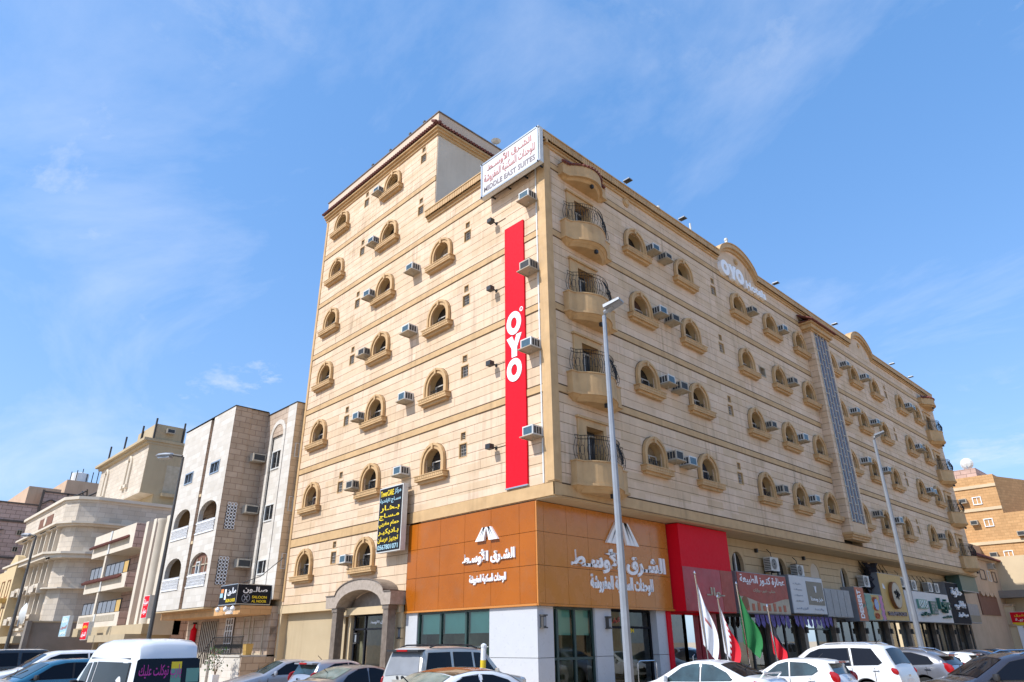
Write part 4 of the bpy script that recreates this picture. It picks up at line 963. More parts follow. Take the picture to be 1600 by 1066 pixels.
# ------------------------------------------------------------------ air conditioners
def make_ac():
    ca = MB(); ca.box(-.31, .31, -.56, 0, 0, .42)
    fr = MB(); fr.ring([(-.315, -.005), (-.315, .425), (.315, .425), (.315, -.005)], [(-.26, .05), (-.26, .37), (.26, .37), (.26, .05)], -.575, -.545, True)
    gr = MB(); gr.box(-.27, .27, -.566, -.55, .045, .375)
    ln = MB()
    for i in range(6): ln.box(-.27, .27, -.572, -.566, .075 + i * .05, .083 + i * .05)
    ve = MB()
    for s in (-1, 1):
        for i in range(3): ve.box(*sorted((s * .312, s * .318)), -.50 + i * .15, -.39 + i * .15, .06, .36)
    sh = MB(); sh.box(-.40, .36, -.68, .0, -.05, -.01); sh.box(-.36, -.32, -.6, 0, -.09, -.05); sh.box(.28, .32, -.6, 0, -.09, -.05)
    dr = MB(); dr.tube([(.05, -.3, -.05), (.05, -.3, -.14), (.1, -.3, -.17)], .018, 5)
    return [('casing', ca.mesh('casing', 'casing')), ('casing_frame', fr.mesh('casing_frame', 'casing')), ('coil', gr.mesh('coil', 'coil')), ('coil_fin', ln.mesh('coil_fin', 'vent_dark')), ('side_vent', ve.mesh('side_vent', 'vent_dark')), ('shelf', sh.mesh('shelf', 'shelf_tan')), ('drain', dr.mesh('drain', 'casing_aged'))]
ACM = make_ac()
AGED = []
for n_, me in ACM:
    q = me.copy()
    if n_ in ('casing', 'casing_frame'): q.materials[0] = M['casing_aged']
    if n_ == 'coil': q.materials[0] = M['vent_dark']
    AGED.append(q)
ac0 = thing('air_conditioner', 'x', 'air conditioner', (0, 0, 0), 0, 'window air conditioners on the hotel walls')
for n_, me in ACM:
    c = link(n_, me, ac0)
    if n_ in ('side_vent', 'coil_fin'): c['kind'] = 'stuff'
first = [True]
def put_ac(side, u, z, label):
    o = ac0 if first[0] else copy_tree(ac0); first[0] = False
    k_ = random.uniform(.80, .86); o.scale = (k_, k_, k_ * random.uniform(.96, 1.06)); o.location, rz = frame_of(side, u, .03, z + .05); o.rotation_euler = (0, random.uniform(-.012, .012), rz + random.uniform(-.04, .04)); o['label'] = label
    if random.random() < .38:
        for c in o.children:
            for (n_, me), q in zip(ACM, AGED):
                if c.data is me: c.data = q; break
def row(k, top): return ORD[top - k]
for k in range(7): put_ac('L', -11.98 + random.uniform(-.05, .05), FB[k] + 1.58, 'air conditioner left of the middle window column on the sunlit wall, %s row down' % row(k, 6))
for k in (1, 2, 3, 4): put_ac('L', -8.32, FB[k] + 1.58, 'air conditioner alone on the wall left of the third window column, %s row down' % row(k, 4))
for k in (1, 2, 3, 4): put_ac('L', -.68, FB[k] + 1.62, 'air conditioner between the red banner and the corner pilaster, %s from the top' % row(k, 4))
for k in (1, 2, 3, 4):
    r = row(k, 4)
    put_ac('R', 6.86, FB[k] + 1.78, 'left air conditioner of the pair between the near arched windows, %s row down' % r)
    put_ac('R', 7.82, FB[k] + 1.72, 'right air conditioner of the pair between the near arched windows, %s row down' % r)
    if k != 3: put_ac('R', 15.88, FB[k] + 1.70, 'air conditioner right of the third arched window on the shaded front, %s row' % r)
    put_ac('R', 19.4, FB[k] + 1.70, 'air conditioner between the fourth arched window and the stair bay, %s row down' % r)
    put_ac('R', 28.25, FB[k] + 1.95, 'first air conditioner past the glazed stair bay, %s row from the top' % r)
    put_ac('R', 31.55, FB[k] + 1.90, 'second air conditioner past the glazed stair bay, %s row from the top' % r)
    put_ac('R', 39.85, FB[k] + 1.70, 'left air conditioner of the far pair near the end balconies, %s row down' % r)
    if k != 1: put_ac('R', 40.6, FB[k] + 1.66, 'right air conditioner of the far pair near the end balconies, %s row down' % r)
# outdoor split units in the set back floor
def condenser(label, u, z, x=XM, w=.82, h=.62):
    t = thing('condenser_unit', label, 'air conditioner', (x + .08, u, z), PI / 2, 'split air conditioner units above the shop signs')
    b = MB(); b.box(-w / 2, w / 2, -.42, -.08, 0, h); b.build('casing', 'casing', t)
    b = MB(); b.lathe([(.0, -.02), (.05, -.02), (.05, .0), (.235, .0), (.235, .01), (0, .01)], (-.08, -.435, h / 2), 18, 'y'); b.build('fan', 'vent_dark', t)
    b = MB()
    for q in (.10, .15, .20, .25): b.tube([(-.08 + q * math.cos(a_), -.445, h / 2 + q * math.sin(a_)) for a_ in [2 * PI * i / 16 for i in range(17)]], .006, 4)
    for i in range(6): a_ = PI * i / 6; b.tube([(-.08 + .25 * math.cos(a_), -.447, h / 2 + .25 * math.sin(a_)), (-.08 - .25 * math.cos(a_), -.447, h / 2 - .25 * math.sin(a_))], .005, 4)
    b.build('fan_guard', 'casing', t)
    b = MB()
    for i in range(7): b.box(-w / 2 - .004, -w / 2, -.40, -.10, .06 + i * .075, .10 + i * .075)
    b.build('side_vent', 'vent_dark', t)['kind'] = 'stuff'
    b = MB(); b.box(-w / 2 + .06, -w / 2 + .10, -.46, 0, -.05, 0); b.box(w / 2 - .10, w / 2 - .06, -.46, 0, -.05, 0); b.box(-w / 2 + .06, -w / 2 + .10, -.04, 0, -.35, 0); b.box(w / 2 - .10, w / 2 - .06, -.04, 0, -.35, 0); b.build('bracket', 'iron', t)
    b = MB(); b.tube([(.2, -.2, h), (.22, -.16, h + .25), (.16, -.02, h + .42)], .02, 5); b.build('hose', 'iron', t)
condenser('white split unit with a dark fan above the red spice shop sign', 16.0, 4.68)
condenser('smaller white split unit above the white bakery sign', 18.65, 4.60, w=.72, h=.52)
condenser('split unit above the narrow orange sign left of the yellow sign', 27.0, 4.45)
condenser('split unit with a white front right of the mustard yellow sign', 35.0, 4.6)
condenser('split unit half hidden by the second street lamp above the white sign', 32.9, 4.7)
condenser('split unit above the far end of the wide white sign', 39.6, 4.62)
condenser('split unit beside the black sign under the overhang', 38.2, 4.62)
t = thing('cable_bundle', 'loose dark cables hanging above the yellow sign under the overhang', 'cables')
b = MB()
for k in range(7): u = 27.6 + k * .62; b.tube([(XM + .05, u, 5.95), (XM + .22, u + .1, 5.5 - .1 * (k % 3)), (XM + .1, u + .35, 5.65), (XM + .2, u + .5, 5.0)], .022, 5)
for u in (36.4, 37.3, 38.0): b.tube([(XM + .05, u, 5.6), (XM + .2, u + .15, 5.2), (XM + .1, u, 4.6)], .022, 5)
b.build('cable', 'iron', t)
t = thing('dark_tarpaulin', 'crumpled dark tarpaulin and rags behind the yellow sign', 'tarpaulin')
b = MB(mapR); rs_ = random.Random(9); nx = 8
pts = [(27.6 + .2 * i + rs_.uniform(-.05, .05), XM + .15 + rs_.uniform(0, .45), 4.1 + .22 * j + rs_.uniform(-.06, .06)) for j in range(9) for i in range(nx)]
b.faces(pts, [(j * nx + i, j * nx + i + 1, (j + 1) * nx + i + 1, (j + 1) * nx + i) for j in range(8) for i in range(nx - 1)]); b.build('tarpaulin_cloth', 'flag_black', t)
b = MB(mapR); b.faces([(28.5, XM + .7, 4.5), (28.95, XM + .75, 4.4), (28.9, XM + .7, 5.0), (28.75, XM + .6, 5.3), (28.55, XM + .7, 5.0)], [(0, 1, 2, 3, 4)]); b.build('white_rag', 'flag_white', t)

# ------------------------------------------------------------------ lamps on the hotel
for k in (1, 2, 3, 4):
    t = thing('wall_floodlight', 'small black floodlight left of the red banner, %s from the top' % row(k, 4), 'floodlight', (-2.76, -.03, FB[k] + 1.72), 0, 'floodlights beside the red banner')
    b = MB(); b.tube([(0, 0, 0), (0, -.22, 0)], .03, 6); b.box(-.05, .05, -.03, 0, -.06, .06); b.build('arm', 'black_metal', t)
    b = MB(); b.box(-.15, .09, -.42, -.20, -.09, .09); b.build('lamp_head', 'black_metal', t)
    b = MB(); b.box(-.155, -.15, -.40, -.22, -.07, .07); b.build('lamp_glass', 'led_glass', t)
    b = MB(); b.tube([(0, -.01, 0), (.55, -.01, .0)], .012, 4); b.build('cable', 'iron', t)
for u, lb in ((5.15, 'left of the first gable nearest the corner'), (9.6, 'between the corner and the letters'), (19.35, 'just past the first curved gable'), (27.6, 'above the glazed stair bay'), (38.0, 'just past the second curved gable'), (42.1, 'nearest the far end')):
    t = thing('roof_floodlight', 'grey floodlight leaning over the roof edge, %s' % lb, 'floodlight', (.18, u, 20.78), PI / 2, 'floodlights along the roof edge'); t.scale = (.72, .72, .72)
    b = MB(); b.tube([(0, .25, -.05), (0, 0, .12), (0, -.2, .2)], .03, 6); b.build('arm', 'galvanised', t)
    b = MB(); b.vprism([(-.2, -.62), (.2, -.62), (.2, -.10), (-.2, -.10)], .16, .26, [(-.17, -.58), (.17, -.58), (.17, -.14), (-.17, -.14)]); b.build('lamp_head', 'lamp_grey', t)
    b = MB(); b.box(-.16, .16, -.57, -.15, .15, .16); b.build('lamp_glass', 'vent_dark', t)
for (x, y), lb in (((-.4, .1), 'small white camera dome on the top corner of the hotel beside the billboard'), ((.1, 8.0), 'tiny white box on the roof edge between two floodlights'), ((.1, 14.6), 'tiny white box on top of the first gable')):
    t = thing('roof_camera', lb, 'camera', (x, y, 20.78 if y < 14 else 21.82)); b = MB(); b.box(-.06, .06, -.06, .06, 0, .12); b.build('camera_base', 'casing', t); b = MB(); b.lathe([(.02, .30), (.09, .26), (.11, .18), (.09, .12)], (0, 0, 0), 10); b.build('camera_dome', 'casing', t, smooth=True)
t = thing('roof_pole', 'short white pole standing on the roof left of the first gable', 'pole', (-.3, 11.6, 20.4)); b = MB(); b.tube([(0, 0, 0), (.0, .0, 1.5)], .05, 8); b.build('pole_tube', 'casing', t); b = MB(); b.box(-.08, .08, -.08, .08, -.05, .05); b.build('pole_base', 'galvanised', t)
for x, lb in ((-17.2, 'the leftmost'), (-14.0, 'a low one left of the tall ones'), (-12.2, 'the left tall one'), (-10.3, 'a low one between the tall ones'), (-9.0, 'the right tall one')):
    t = thing('roof_pipe', 'small white vent pipe on the tower parapet, %s' % lb, 'pipe', (x, .4, 26.6), 0, 'pipes over the tower parapet'); h = .9 if 'tall one' in lb else .35
    b = MB(); b.tube([(0, 0, 0), (0, 0, h)], .05, 6); b.build('pipe', 'casing', t); b = MB(); b.box(-.07, .07, -.07, .07, h, h + .1); b.build('cap', 'lamp_dark', t)
t = thing('roof_dish', 'small pale dish on the far end of the tower parapet', 'dish', (-7.1, 3.9, 26.7)); b = MB(); b.lathe([(.02, .0), (.18, .06), (.28, .16)], (0, 0, .25), 12); b.build('dish', 'casing', t); b = MB(); b.tube([(0, 0, 0), (0, 0, .28)], .03, 6); b.build('mast', 'galvanised', t)
# ------------------------------------------------------------------ street lamps
def street_lamp(label, x, y, h, head='panel', ang=0.0, pole='galvanised', r0=.135):
    t = thing('street_lamp', label, 'street lamp', (x, y, 0), ang, 'street lamps')
    b = MB(); b.tube([(0, 0, 0), (0, 0, h * .5), (0, 0, h)], r0, 8, r0 * .48); b.build('pole', pole, t)
    b = MB(); b.box(-.22, .22, -.22, .22, 0, .05); b.box(-r0 * .9, r0 * .9, -r0 - .02, -r0 * .7, .6, 1.0); b.build('base_plate', pole, t)
    if head == 'panel':
        b = MB(); b.tube([(0, 0, h - .05), (.03, 0, h + .08), (.2, 0, h + .17)], .05, 6); b.build('arm', pole, t)
        b = MB(); b.faces([(.06, -.16, h + .12), (.42, -.13, h + .24), (.42, .13, h + .24), (.06, .16, h + .12), (.05, -.16, h + .19), (.41, -.13, h + .29), (.41, .13, h + .29), (.05, .16, h + .19)], [(0, 1, 2, 3), (4, 5, 6, 7), (0, 1, 5, 4), (1, 2, 6, 5), (2, 3, 7, 6), (3, 0, 4, 7)]); b.build('lamp_head', pole, t)
        b = MB(); b.faces([(.12, -.12, h + .142), (.40, -.10, h + .235), (.40, .10, h + .235), (.12, .12, h + .142)], [(0, 1, 2, 3)])
        b.v = [(x_, y_, z_ - .012) for x_, y_, z_ in b.v]; b.build('led_panel', 'led_glass', t)
    else:
        b = MB(); b.tube([(0, 0, h - .1), (.05, 0, h + .03), (.5, 0, h + .12)], .05, 6); b.build('arm', pole, t)
        b = MB(); b.lathe([(.03, 0), (.13, .08), (.18, .35), (.16, .62), (.06, .78)], (.42, 0, h + .12), 10, 'x'); b.v = [(x_, y_, h + .12 + (z_ - h - .12) * .55) for x_, y_, z_ in b.v]; b.build('lamp_head', 'galvanised', t, smooth=True)
        b = MB(); b.box(.55, 1.05, -.11, .11, h + .0, h + .06); b.build('lamp_lens', 'led_glass', t)
    return t
street_lamp('tall grey tapered street lamp with flat LED head in front of the brown panels', 7.0, -5.9, 8.02, ang=R(14), r0=.092)
street_lamp('grey street lamp before the far half of the shaded front, behind the grey car', 6.25, 11.55, 8.75, ang=R(14), pole='lamp_grey', r0=.108)
street_lamp('dark street lamp with oval head in front of the white stone apartment house', -11.6, -7.85, 8.15, 'oval', R(-148), 'lamp_dark', .085)
street_lamp('farthest dark street lamp beside the ornate pale building', -38.5, -7.2, 8.2, 'oval', R(-148), 'lamp_dark', .12)
# ------------------------------------------------------------------ flags
def flag(label, x, y, lean, parts, h=3.4, zf=1.9, w=.62, rz=0.0):
    t = thing('flag', label, 'flag', (x, y, .13), rz, 'flags outside the hotel shops')
    b = MB(); b.tube([(lean[0], lean[1], 0), (0, 0, h)], .022, 8); b.build('pole', 'chrome', t)
    b = MB(); b.lathe([(.0, .0), (.035, .02), (.04, .05), (.0, .12)], (0, 0, h), 8); b.build('finial', 'chrome', t)
    nu, nv = 10, 16
    def P(u, v):                                   # u 0 at the pole, v 0 at the top: hanging cloth
        x_ = w * u * (.30 + .45 * math.sin(v * 2.6)) - .06 * v + lean[0] * (zf * v) / h * .9; fold = .10 * math.sin(u * 9 + v * 2.0) * (.3 + v * .7)
        return (x_, fold * u + lean[1] * (zf * v) / h * .9 + .02, h - .06 - zf * v * (1 - .12 * (1 - u)) - .75 * u * (1 - v * .75))
    for nm, m_, test in parts:
        b = MB(); fs = []
        pts = [P(i / nu, j / nv) for j in range(nv + 1) for i in range(nu + 1)]
        fs = [(j * (nu + 1) + i, j * (nu + 1) + i + 1, (j + 1) * (nu + 1) + i + 1, (j + 1) * (nu + 1) + i) for j in range(nv) for i in range(nu) if test((i + .5) / nu, (j + .5) / nv)]
        b.faces(pts, fs); b.build(nm, m_, t, smooth=True)
    return t, P
flag('white flag with a small red brown emblem, hanging left of the red and white flag', 3.6, 2.0, (.18, .1), [('cloth', 'flag_white', lambda u, v: not (.25 < u < .75 and .48 < v < .56)), ('emblem', 'letter_red', lambda u, v: .25 < u < .75 and .48 < v < .56)], 3.32, 2.05, .58, R(40))
flag('red and white flag with a toothed edge between the colours', 3.46, 3.35, (.16, .1), [('white_band', 'flag_white', lambda u, v: u < .38 + .08 * (int(v * 16) % 2)), ('red_field', 'flag_red', lambda u, v: u >= .38 + .08 * (int(v * 16) % 2))], 2.72, 1.62, .62, R(40))
tf, P_ = flag('green flag with white script drooping from its pole', 3.5, 4.5, (.14, .1), [('cloth', 'flag_green', lambda u, v: not (.45 < u < .55 and .25 < v < .72)), ('script', 'flag_white', lambda u, v: .45 < u < .55 and .25 < v < .72 and int(v * 16) % 2 == 0), ('cloth', 'flag_green', lambda u, v: .45 < u < .55 and .25 < v < .72 and int(v * 16) % 2 == 1)], 3.15, 1.85, .74, R(40))
flag('dark and red striped flag in front of the spice shop window', 4.45, 4.45, (.12, .08), [('dark_band', 'flag_black', lambda u, v: v < .5), ('red_band', 'flag_red', lambda u, v: v >= .5)], 2.45, 1.35, .50, R(40))
t = thing('marker_post', 'white and yellow marker post leaning in front of the white corner pillar', 'post', (4.66, -7.2, 0))
b = MB(); b.tube([(-.03, 0, 0), (.005, 0, 1.02)], .05, 10); b.tube([(.017, 0, 1.38), (.03, 0, 1.6)], .05, 10); b.build('post', 'car_white', t)
b = MB(); b.tube([(.005, 0, 1.02), (.017, 0, 1.38)], .052, 10); b.build('yellow_band', 'post_yellow', t)
b = MB(); b.lathe([(.055, 0), (.06, .04), (.02, .07)], (.03, 0, 1.59), 10); b.build('cap', 'car_white', t)

# ------------------------------------------------------------------ neighbouring houses: helpers
def rwall(mp, u0, u1, z0, z1, d, hs, m, parent, name='wall', back=None):
    b = MB(mp)
    for r in cut((u0, u1, z0, z1), hs): b.face([(r[0], d, r[2]), (r[1], d, r[2]), (r[1], d, r[3]), (r[0], d, r[3])])
    return b.build(name, m, parent)
def plain_window(mp, u0, u1, z0, z1, d, parent, depth=.18, frame='alu', pane='pane_dark', bars=1, name='window'):
    b = MB(mp); o = [(u0, z0), (u0, z1), (u1, z1), (u1, z0)]; t = min(.07, (u1 - u0) * .12)
    b.ring(o, [(u0 + t, z0 + t), (u0 + t, z1 - t), (u1 - t, z1 - t), (u1 - t, z0 + t)], d + .03, d - depth, True); w = b.build(name, frame, parent)
    b = MB(mp); b.face([(u0, d - depth * .9, z0), (u1, d - depth * .9, z0), (u1, d - depth * .9, z1), (u0, d - depth * .9, z1)]); b.build('pane', pane, w)
    if bars:
        b = MB(mp)
        for i in range(bars): u = u0 + (u1 - u0) * (i + 1) / (bars + 1); b.box(u - .025, u + .025, d - depth * .85, d - .03, z0, z1)
        b.build('window_bar', frame, w)
    return w
def lattice(mb, u0, u1, z0, z1, d, s=.16, r=.011):
    """pierced screen of rings and crosses"""
    z = z0
    while z < z1 - .02:
        u = u0
        while u < u1 - .02:
            c = (u + s / 2, z + s / 2); mb.tube([(c[0] + s * .5 * math.cos(a), d, c[1] + s * .5 * math.sin(a)) for a in [PI * k / 3 for k in range(7)]], r, 4, cap=False); mb.tube([(u, d, z), (u + s, d, z + s)], r * .8, 3, cap=False); u += s
        z += s
def wall_ac(mp, u, z, d, parent, w=.7, h=.42):
    b = MB(mp); b.box(u - w / 2, u + w / 2, d, d + .45, z, z + h); o = b.build('air_conditioner', 'casing_aged', parent)
    b = MB(mp); b.box(u - w * .42, u + w * .42, d + .45, d + .46, z + .06, z + h - .06); b.build('coil', 'vent_dark', o)

# white stone apartment house next door
NB = thing('apartment_house', 'white and brown stone apartment house with arched balconies left of the hotel', 'house')
YF = -2.4; dF = 2.4
bays = ((-24.45, -21.5), (-28.75, -24.85))
hb = []
for u0, u1 in ((-24.35, -21.85), (-28.0, -25.5)):
    hb += [(u0, u1, 7.7, 8.0 + .95), (u0, u1, 4.98, 6.25)]
hb += [(-23.75, -22.5, 10.35, 11.05), (-27.5, -26.25, 10.35, 11.0)]
for u0, u1 in bays: rwall(mapL, u0, u1, 3.45, 13.8 + (.06 if u0 > -25 else 0), dF, [(max(h[0], u0), min(h[1], u1), h[2], h[3]) for h in hb if h[0] > u0 - .2 and h[1] < u1 + .2], 'travertine_white', NB)
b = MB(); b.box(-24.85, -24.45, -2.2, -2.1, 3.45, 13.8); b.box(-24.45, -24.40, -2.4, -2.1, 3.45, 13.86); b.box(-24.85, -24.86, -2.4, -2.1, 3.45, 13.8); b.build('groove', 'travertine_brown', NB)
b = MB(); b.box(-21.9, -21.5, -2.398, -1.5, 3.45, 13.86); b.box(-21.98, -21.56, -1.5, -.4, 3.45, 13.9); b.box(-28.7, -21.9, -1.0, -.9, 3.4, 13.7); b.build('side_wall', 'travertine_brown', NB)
b = MB(); b.box(-18.6, -18.15, -.448, 1.0, 3.7, 13.68); b.build('side_wall', 'beige_stone', NB)
b = MB(); b.box(-28.75, -18.2, .2, 10.0, 0, 13.5); b.box(-28.75, -28.6, -2.39, .3, 3.45, 13.7); b.build('house_body', 'beige_plaster', NB)
b = MB(); b.box(-28.74, -21.56, -2.37, 0.2, 3.37, 3.44); b.box(-28.74, -21.99, -2.37, .2, 6.75, 6.9); b.box(-28.74, -21.99, -2.37, .2, 9.3, 9.45); b.build('floor_slab', 'beige_plaster', NB)
b = MB(); b.box(-28.8, -21.45, -2.44, -.5, 13.86, 13.89); b.box(-21.5, -18.1, -.5, 1, 13.68, 13.71); b.build('roof_edge', 'iron', NB)
for u0, u1, z0, zs in [(a, c, 7.7, 8.25) for a, c in ((-24.35, -21.85), (-28.0, -25.5))] + [(a, c, 4.98, 5.55) for a, c in ((-24.35, -21.85), (-28.0, -25.5))]:
    hw = (u1 - u0) / 2; cx = (u0 + u1) / 2; H = zs + .70
    ou = [(u0 - .0, z0)] + [(u0, H + .0) if i == 0 else (u1, H) if i == 9 else (u0 + (u1 - u0) * i / 9, H) for i in range(10)] + [(u1, z0)]
    b = MB(mapL); b.ring(ou, [(cx + x, z) for x, z in arch(hw * .96, z0, zs, 9, .62)], dF - .25, dF + .002); w = b.build('balcony_arch', 'travertine_white', NB)
    b = MB(mapL); b.face([(u0, dF + .006, z0 - .5), (u1, dF + .006, z0 - .5), (u1, dF + .006, z0 + .02), (u0, dF + .006, z0 + .02)]); b.build('screen_backing', 'dark_wall', w)
    b = MB(mapL); lattice(b, u0 + .05, u1 - .05, z0 - .50, z0 + .02, dF + .02); b.box(u0, u1, dF - .06, dF + .05, z0 - .53, z0 - .48); b.box(u0, u1, dF - .06, dF + .05, z0 + .02, z0 + .07); tag(b.build('balcony_screen', 'letter_white', w), kind='stuff')
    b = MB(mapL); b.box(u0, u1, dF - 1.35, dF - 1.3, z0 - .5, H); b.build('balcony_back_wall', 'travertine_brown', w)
    b = MB(mapL); b.box(u0 + .4, u0 + 1.3, dF - 1.3, dF - 1.26, z0 - .4, z0 + .85); b.build('balcony_door', 'door_brown', w)
    if u0 < -25 or z0 > 6:
        b = MB(mapL); c = (cx + hw * .25, z0 + .35)
        for q in (.12, .24, .36): b.tube([(c[0] + q * math.cos(a), dF - 1.2, c[1] + q * math.sin(a)) for a in [2 * PI * k / 12 for k in range(13)]], .035, 4)
        for k in range(10): a = 2 * PI * k / 10; b.tube([(c[0], dF - 1.2, c[1]), (c[0] + .36 * math.cos(a), dF - 1.2, c[1] + .36 * math.sin(a))], .03, 4)
        tag(b.build('round_screen', 'letter_white', w), kind='stuff')
    else:                                                  # glazed in with brown frames
        b = MB(mapL); b.prism([(cx + x, z) for x, z in arch(hw * .95, z0, zs, 9, .6)], dF - .2, dF - .15); b.build('brown_infill', 'brown_wall', w)
        b = MB(mapL)
        for i in range(5): u = u0 + .1 + i * (u1 - u0 - .2) / 4; b.box(u - .03, u + .03, dF - .15, dF - .10, z0, zs + .35)
        b.box(u0, u1, dF - .15, dF - .1, zs - .03, zs + .03); b.build('infill_frame', 'sign_tan', w)
        plain_window(mapL, u0 + .75, u0 + 1.25, z0 + .05, z0 + .75, dF - .08, NB, .06, 'casing', 'pane_blue', 1)
for u0, u1 in ((-23.75, -22.5), (-27.5, -26.25)): plain_window(mapL, u0, u1, 10.35, 11.03, dF, NB, .2, 'alu', 'pane_dark', 2)
for y0, z in ((-1.0, 10.9), (-1.0, 8.1), (-1.0, 5.35)): wall_ac(mapR, y0 + .15, z, -21.5, NB)
b = MB(mapR)
for zc in (7.25, 4.5):
    z = zc
    while z < zc + 1.2: 
        for k in range(3): b.tube([(-2.02 + .17 * k + .085 + .085 * math.cos(a), -21.47, z + .085 + .085 * math.sin(a)) for a in [PI * q / 3 for q in range(7)]], .018, 4, cap=False)
        z += .17
tag(b.build('side_screen', 'letter_white', NB), kind='stuff')
for zc in (7.25, 4.5): b = MB(mapR); b.box(-2.05, -1.5, -21.499, -21.495, zc - .02, zc + 1.22); b.build('screen_recess', 'dark_wall', NB)
# setback part with the tall blind arch
hv = [(-20.55, -19.45, 10.35, 11.4), (-20.55, -19.45, 7.6, 8.5), (-20.5, -19.4, 4.95, 5.7)]
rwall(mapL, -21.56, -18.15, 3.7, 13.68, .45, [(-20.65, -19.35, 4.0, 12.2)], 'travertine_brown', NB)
b = MB(mapL); ol = [(-20.0 + x, z) for x, z in arch(.65, 3.7, 12.2, 12)]
ou = [(-20.9, 3.7)] + [(-20.0 + .9 * math.cos(PI - PI * i / 12), 12.2 + .9 * math.sin(PI * i / 12)) for i in range(13)] + [(-19.1, 3.7)]
b.ring(ou, ol, .40, .49); b.build('arch_surround', 'travertine_white', NB)
b = MB(mapL); b.face([(-20.65, .35, 3.7), (-19.35, .35, 3.7), (-19.35, .35, 13.0), (-20.65, .35, 13.0)]); b.build('arch_panel', 'travertine_white', NB)
b = MB(mapL); b.box(-19.08, -18.15, .449, .46, 3.7, 13.68); b.build('wall', 'travertine_white', NB)
for u0, u1, z0, z1 in hv: plain_window(mapL, u0, u1, z0, z1, .37, NB, .02, 'casing', 'pane_dark', 1)
for z in (7.9, 5.1, 10.7): plain_window(mapR, -.28, -.02, z, z + .75, -18.14, NB, .06, 'casing', 'pane_dark', 0)
# its ground floor: terrace, steps, doors, iron railing
b = MB(); b.box(-21.6, -18.3, -1.6, -1.5, 0, 1.22); b.box(-21.7, -18.3, -1.65, .2, 1.2, 1.27)
for k in range(6): b.box(-22.0 - k * .3, -21.7 - k * .3, -1.7, .1, 0, 1.05 - k * .18)
b.build('terrace', 'travertine_white', NB)
b = MB(); b.box(-28.75, -18.3, -.35, .2, 0, 3.4); b.build('ground_wall', 'travertine_brown', NB)
b = MB(); b.box(-18.29, -18.2, -1.58, .2, 0, 1.19); b.build('terrace_side', 'travertine_brown', NB)
for x0, x1 in ((-20.1, -18.9), (-21.2, -20.45)): plain_window(mapL, x0, x1, 1.27, 3.0, .36, NB, .08, 'sign_tan', 'car_glass', 1, 'shop_door')
b = MB(mapL); b.box(-23.2, -22.3, .36, .42, .9, 3.0)
w = b.build('iron_door', 'dark_wall', NB)
b = MB(mapL)
for i in range(4): b.box(-23.2 + i * .29, -23.16 + i * .29, .42, .46, .9, 3.0)
for i in range(8): b.box(-23.2, -22.3, .42, .46, .9 + i * .29, .94 + i * .29)
b.build('door_bars', 'letter_white', w)
b = MB(mapL); b.box(-26.6, -24.4, .36, .40, .2, 2.9); w = b.build('shutter', 'casing_aged', NB)
b = MB(mapL)
for i in range(9): b.box(-26.5 + i * .25, -26.46 + i * .25, .40, .44, .2, 2.9)
b.build('shutter_bars', 'dark_wall', w)
b = MB()
for i in range(24): x = -21.5 + i * .135; b.tube([(x, -1.55, 1.27), (x, -1.55, 2.05)], .014, 4); b.tube([(x + .05 * math.cos(a), -1.55, 1.65 + .12 * math.sin(a)) for a in [PI * k / 4 for k in range(9)]], .010, 3, cap=False)
b.tube([(-21.55, -1.55, 2.05), (-18.35, -1.55, 2.05)], .025, 5); b.tube([(-21.55, -1.55, 1.33), (-18.35, -1.55, 1.33)], .02, 5)
for k in range(6): b.tube([(-21.8 - k * .3, -1.6, 1.05 - k * .18), (-21.8 - k * .3, -1.6, 1.85 - k * .18)], .016, 4)
b.tube([(-21.6, -1.6, 2.05), (-23.4, -1.6, .98)], .022, 5); b.build('railing', 'iron', NB)
b = MB(); b.box(-28.75, -18.35, -1.9, -.35, 3.02, 3.40); b.build('canopy', 'orange_wall', NB)
b = MB()
for i in range(6): b.box(-19.9, -19.1, -1.93, -1.9, 3.06 + i * .055, 3.09 + i * .055)
b.build('canopy_grille', 'letter_white', NB)
t = thing('salon_sign', 'black corner salon sign with white Arabic and yellow letters next to the hotel', 'shop sign', (-20.35, -1.95, 3.44))
b = MB(); b.box(0, 1.95, -.2, 1.5, 0, .92); b.build('sign_case', 'alu', t)
b = MB(); b.box(.04, 1.92, -.215, -.2, .04, .88); b.build('sign_face', 'sign_black', t); b = MB(); b.box(1.95, 1.965, -.17, 1.47, .04, .88); b.build('sign_face', 'sign_black', t)
m = MB(); text_into(m, 'صالـون', .98, 1.88, .40, .76, .012); m.build('lettering', 'letter_white', t, (0, -.215, 0))
m = MB(); text_into(m, 'SALON AL NOOR', .85, 1.88, .12, .27, .012); m.build('lettering', 'letter_yellow', t, (0, -.215, 0))
b = MB(); b.box(.10, .42, -.225, -.215, .35, .55); b.build('picture', 'letter_blue', t); b = MB(); b.box(.16, .48, -.225, -.215, .56, .74); b.build('picture', 'lens_amber', t); b = MB(); b.box(.62, .80, -.225, -.215, .25, .72); b.build('picture', 'letter_white', t)
m = MB(); text_into(m, 'صالـون', .25, 1.45, .50, .80, .012); m.build('lettering', 'letter_white', t, (1.965, -.17, 0), PI / 2)
m = MB(); text_into(m, 'SALOON', .72, 1.45, .28, .40, .012); text_into(m, 'AL NOOR', .72, 1.45, .10, .22, .012); m.build('lettering', 'letter_yellow', t, (1.965, -.17, 0), PI / 2)
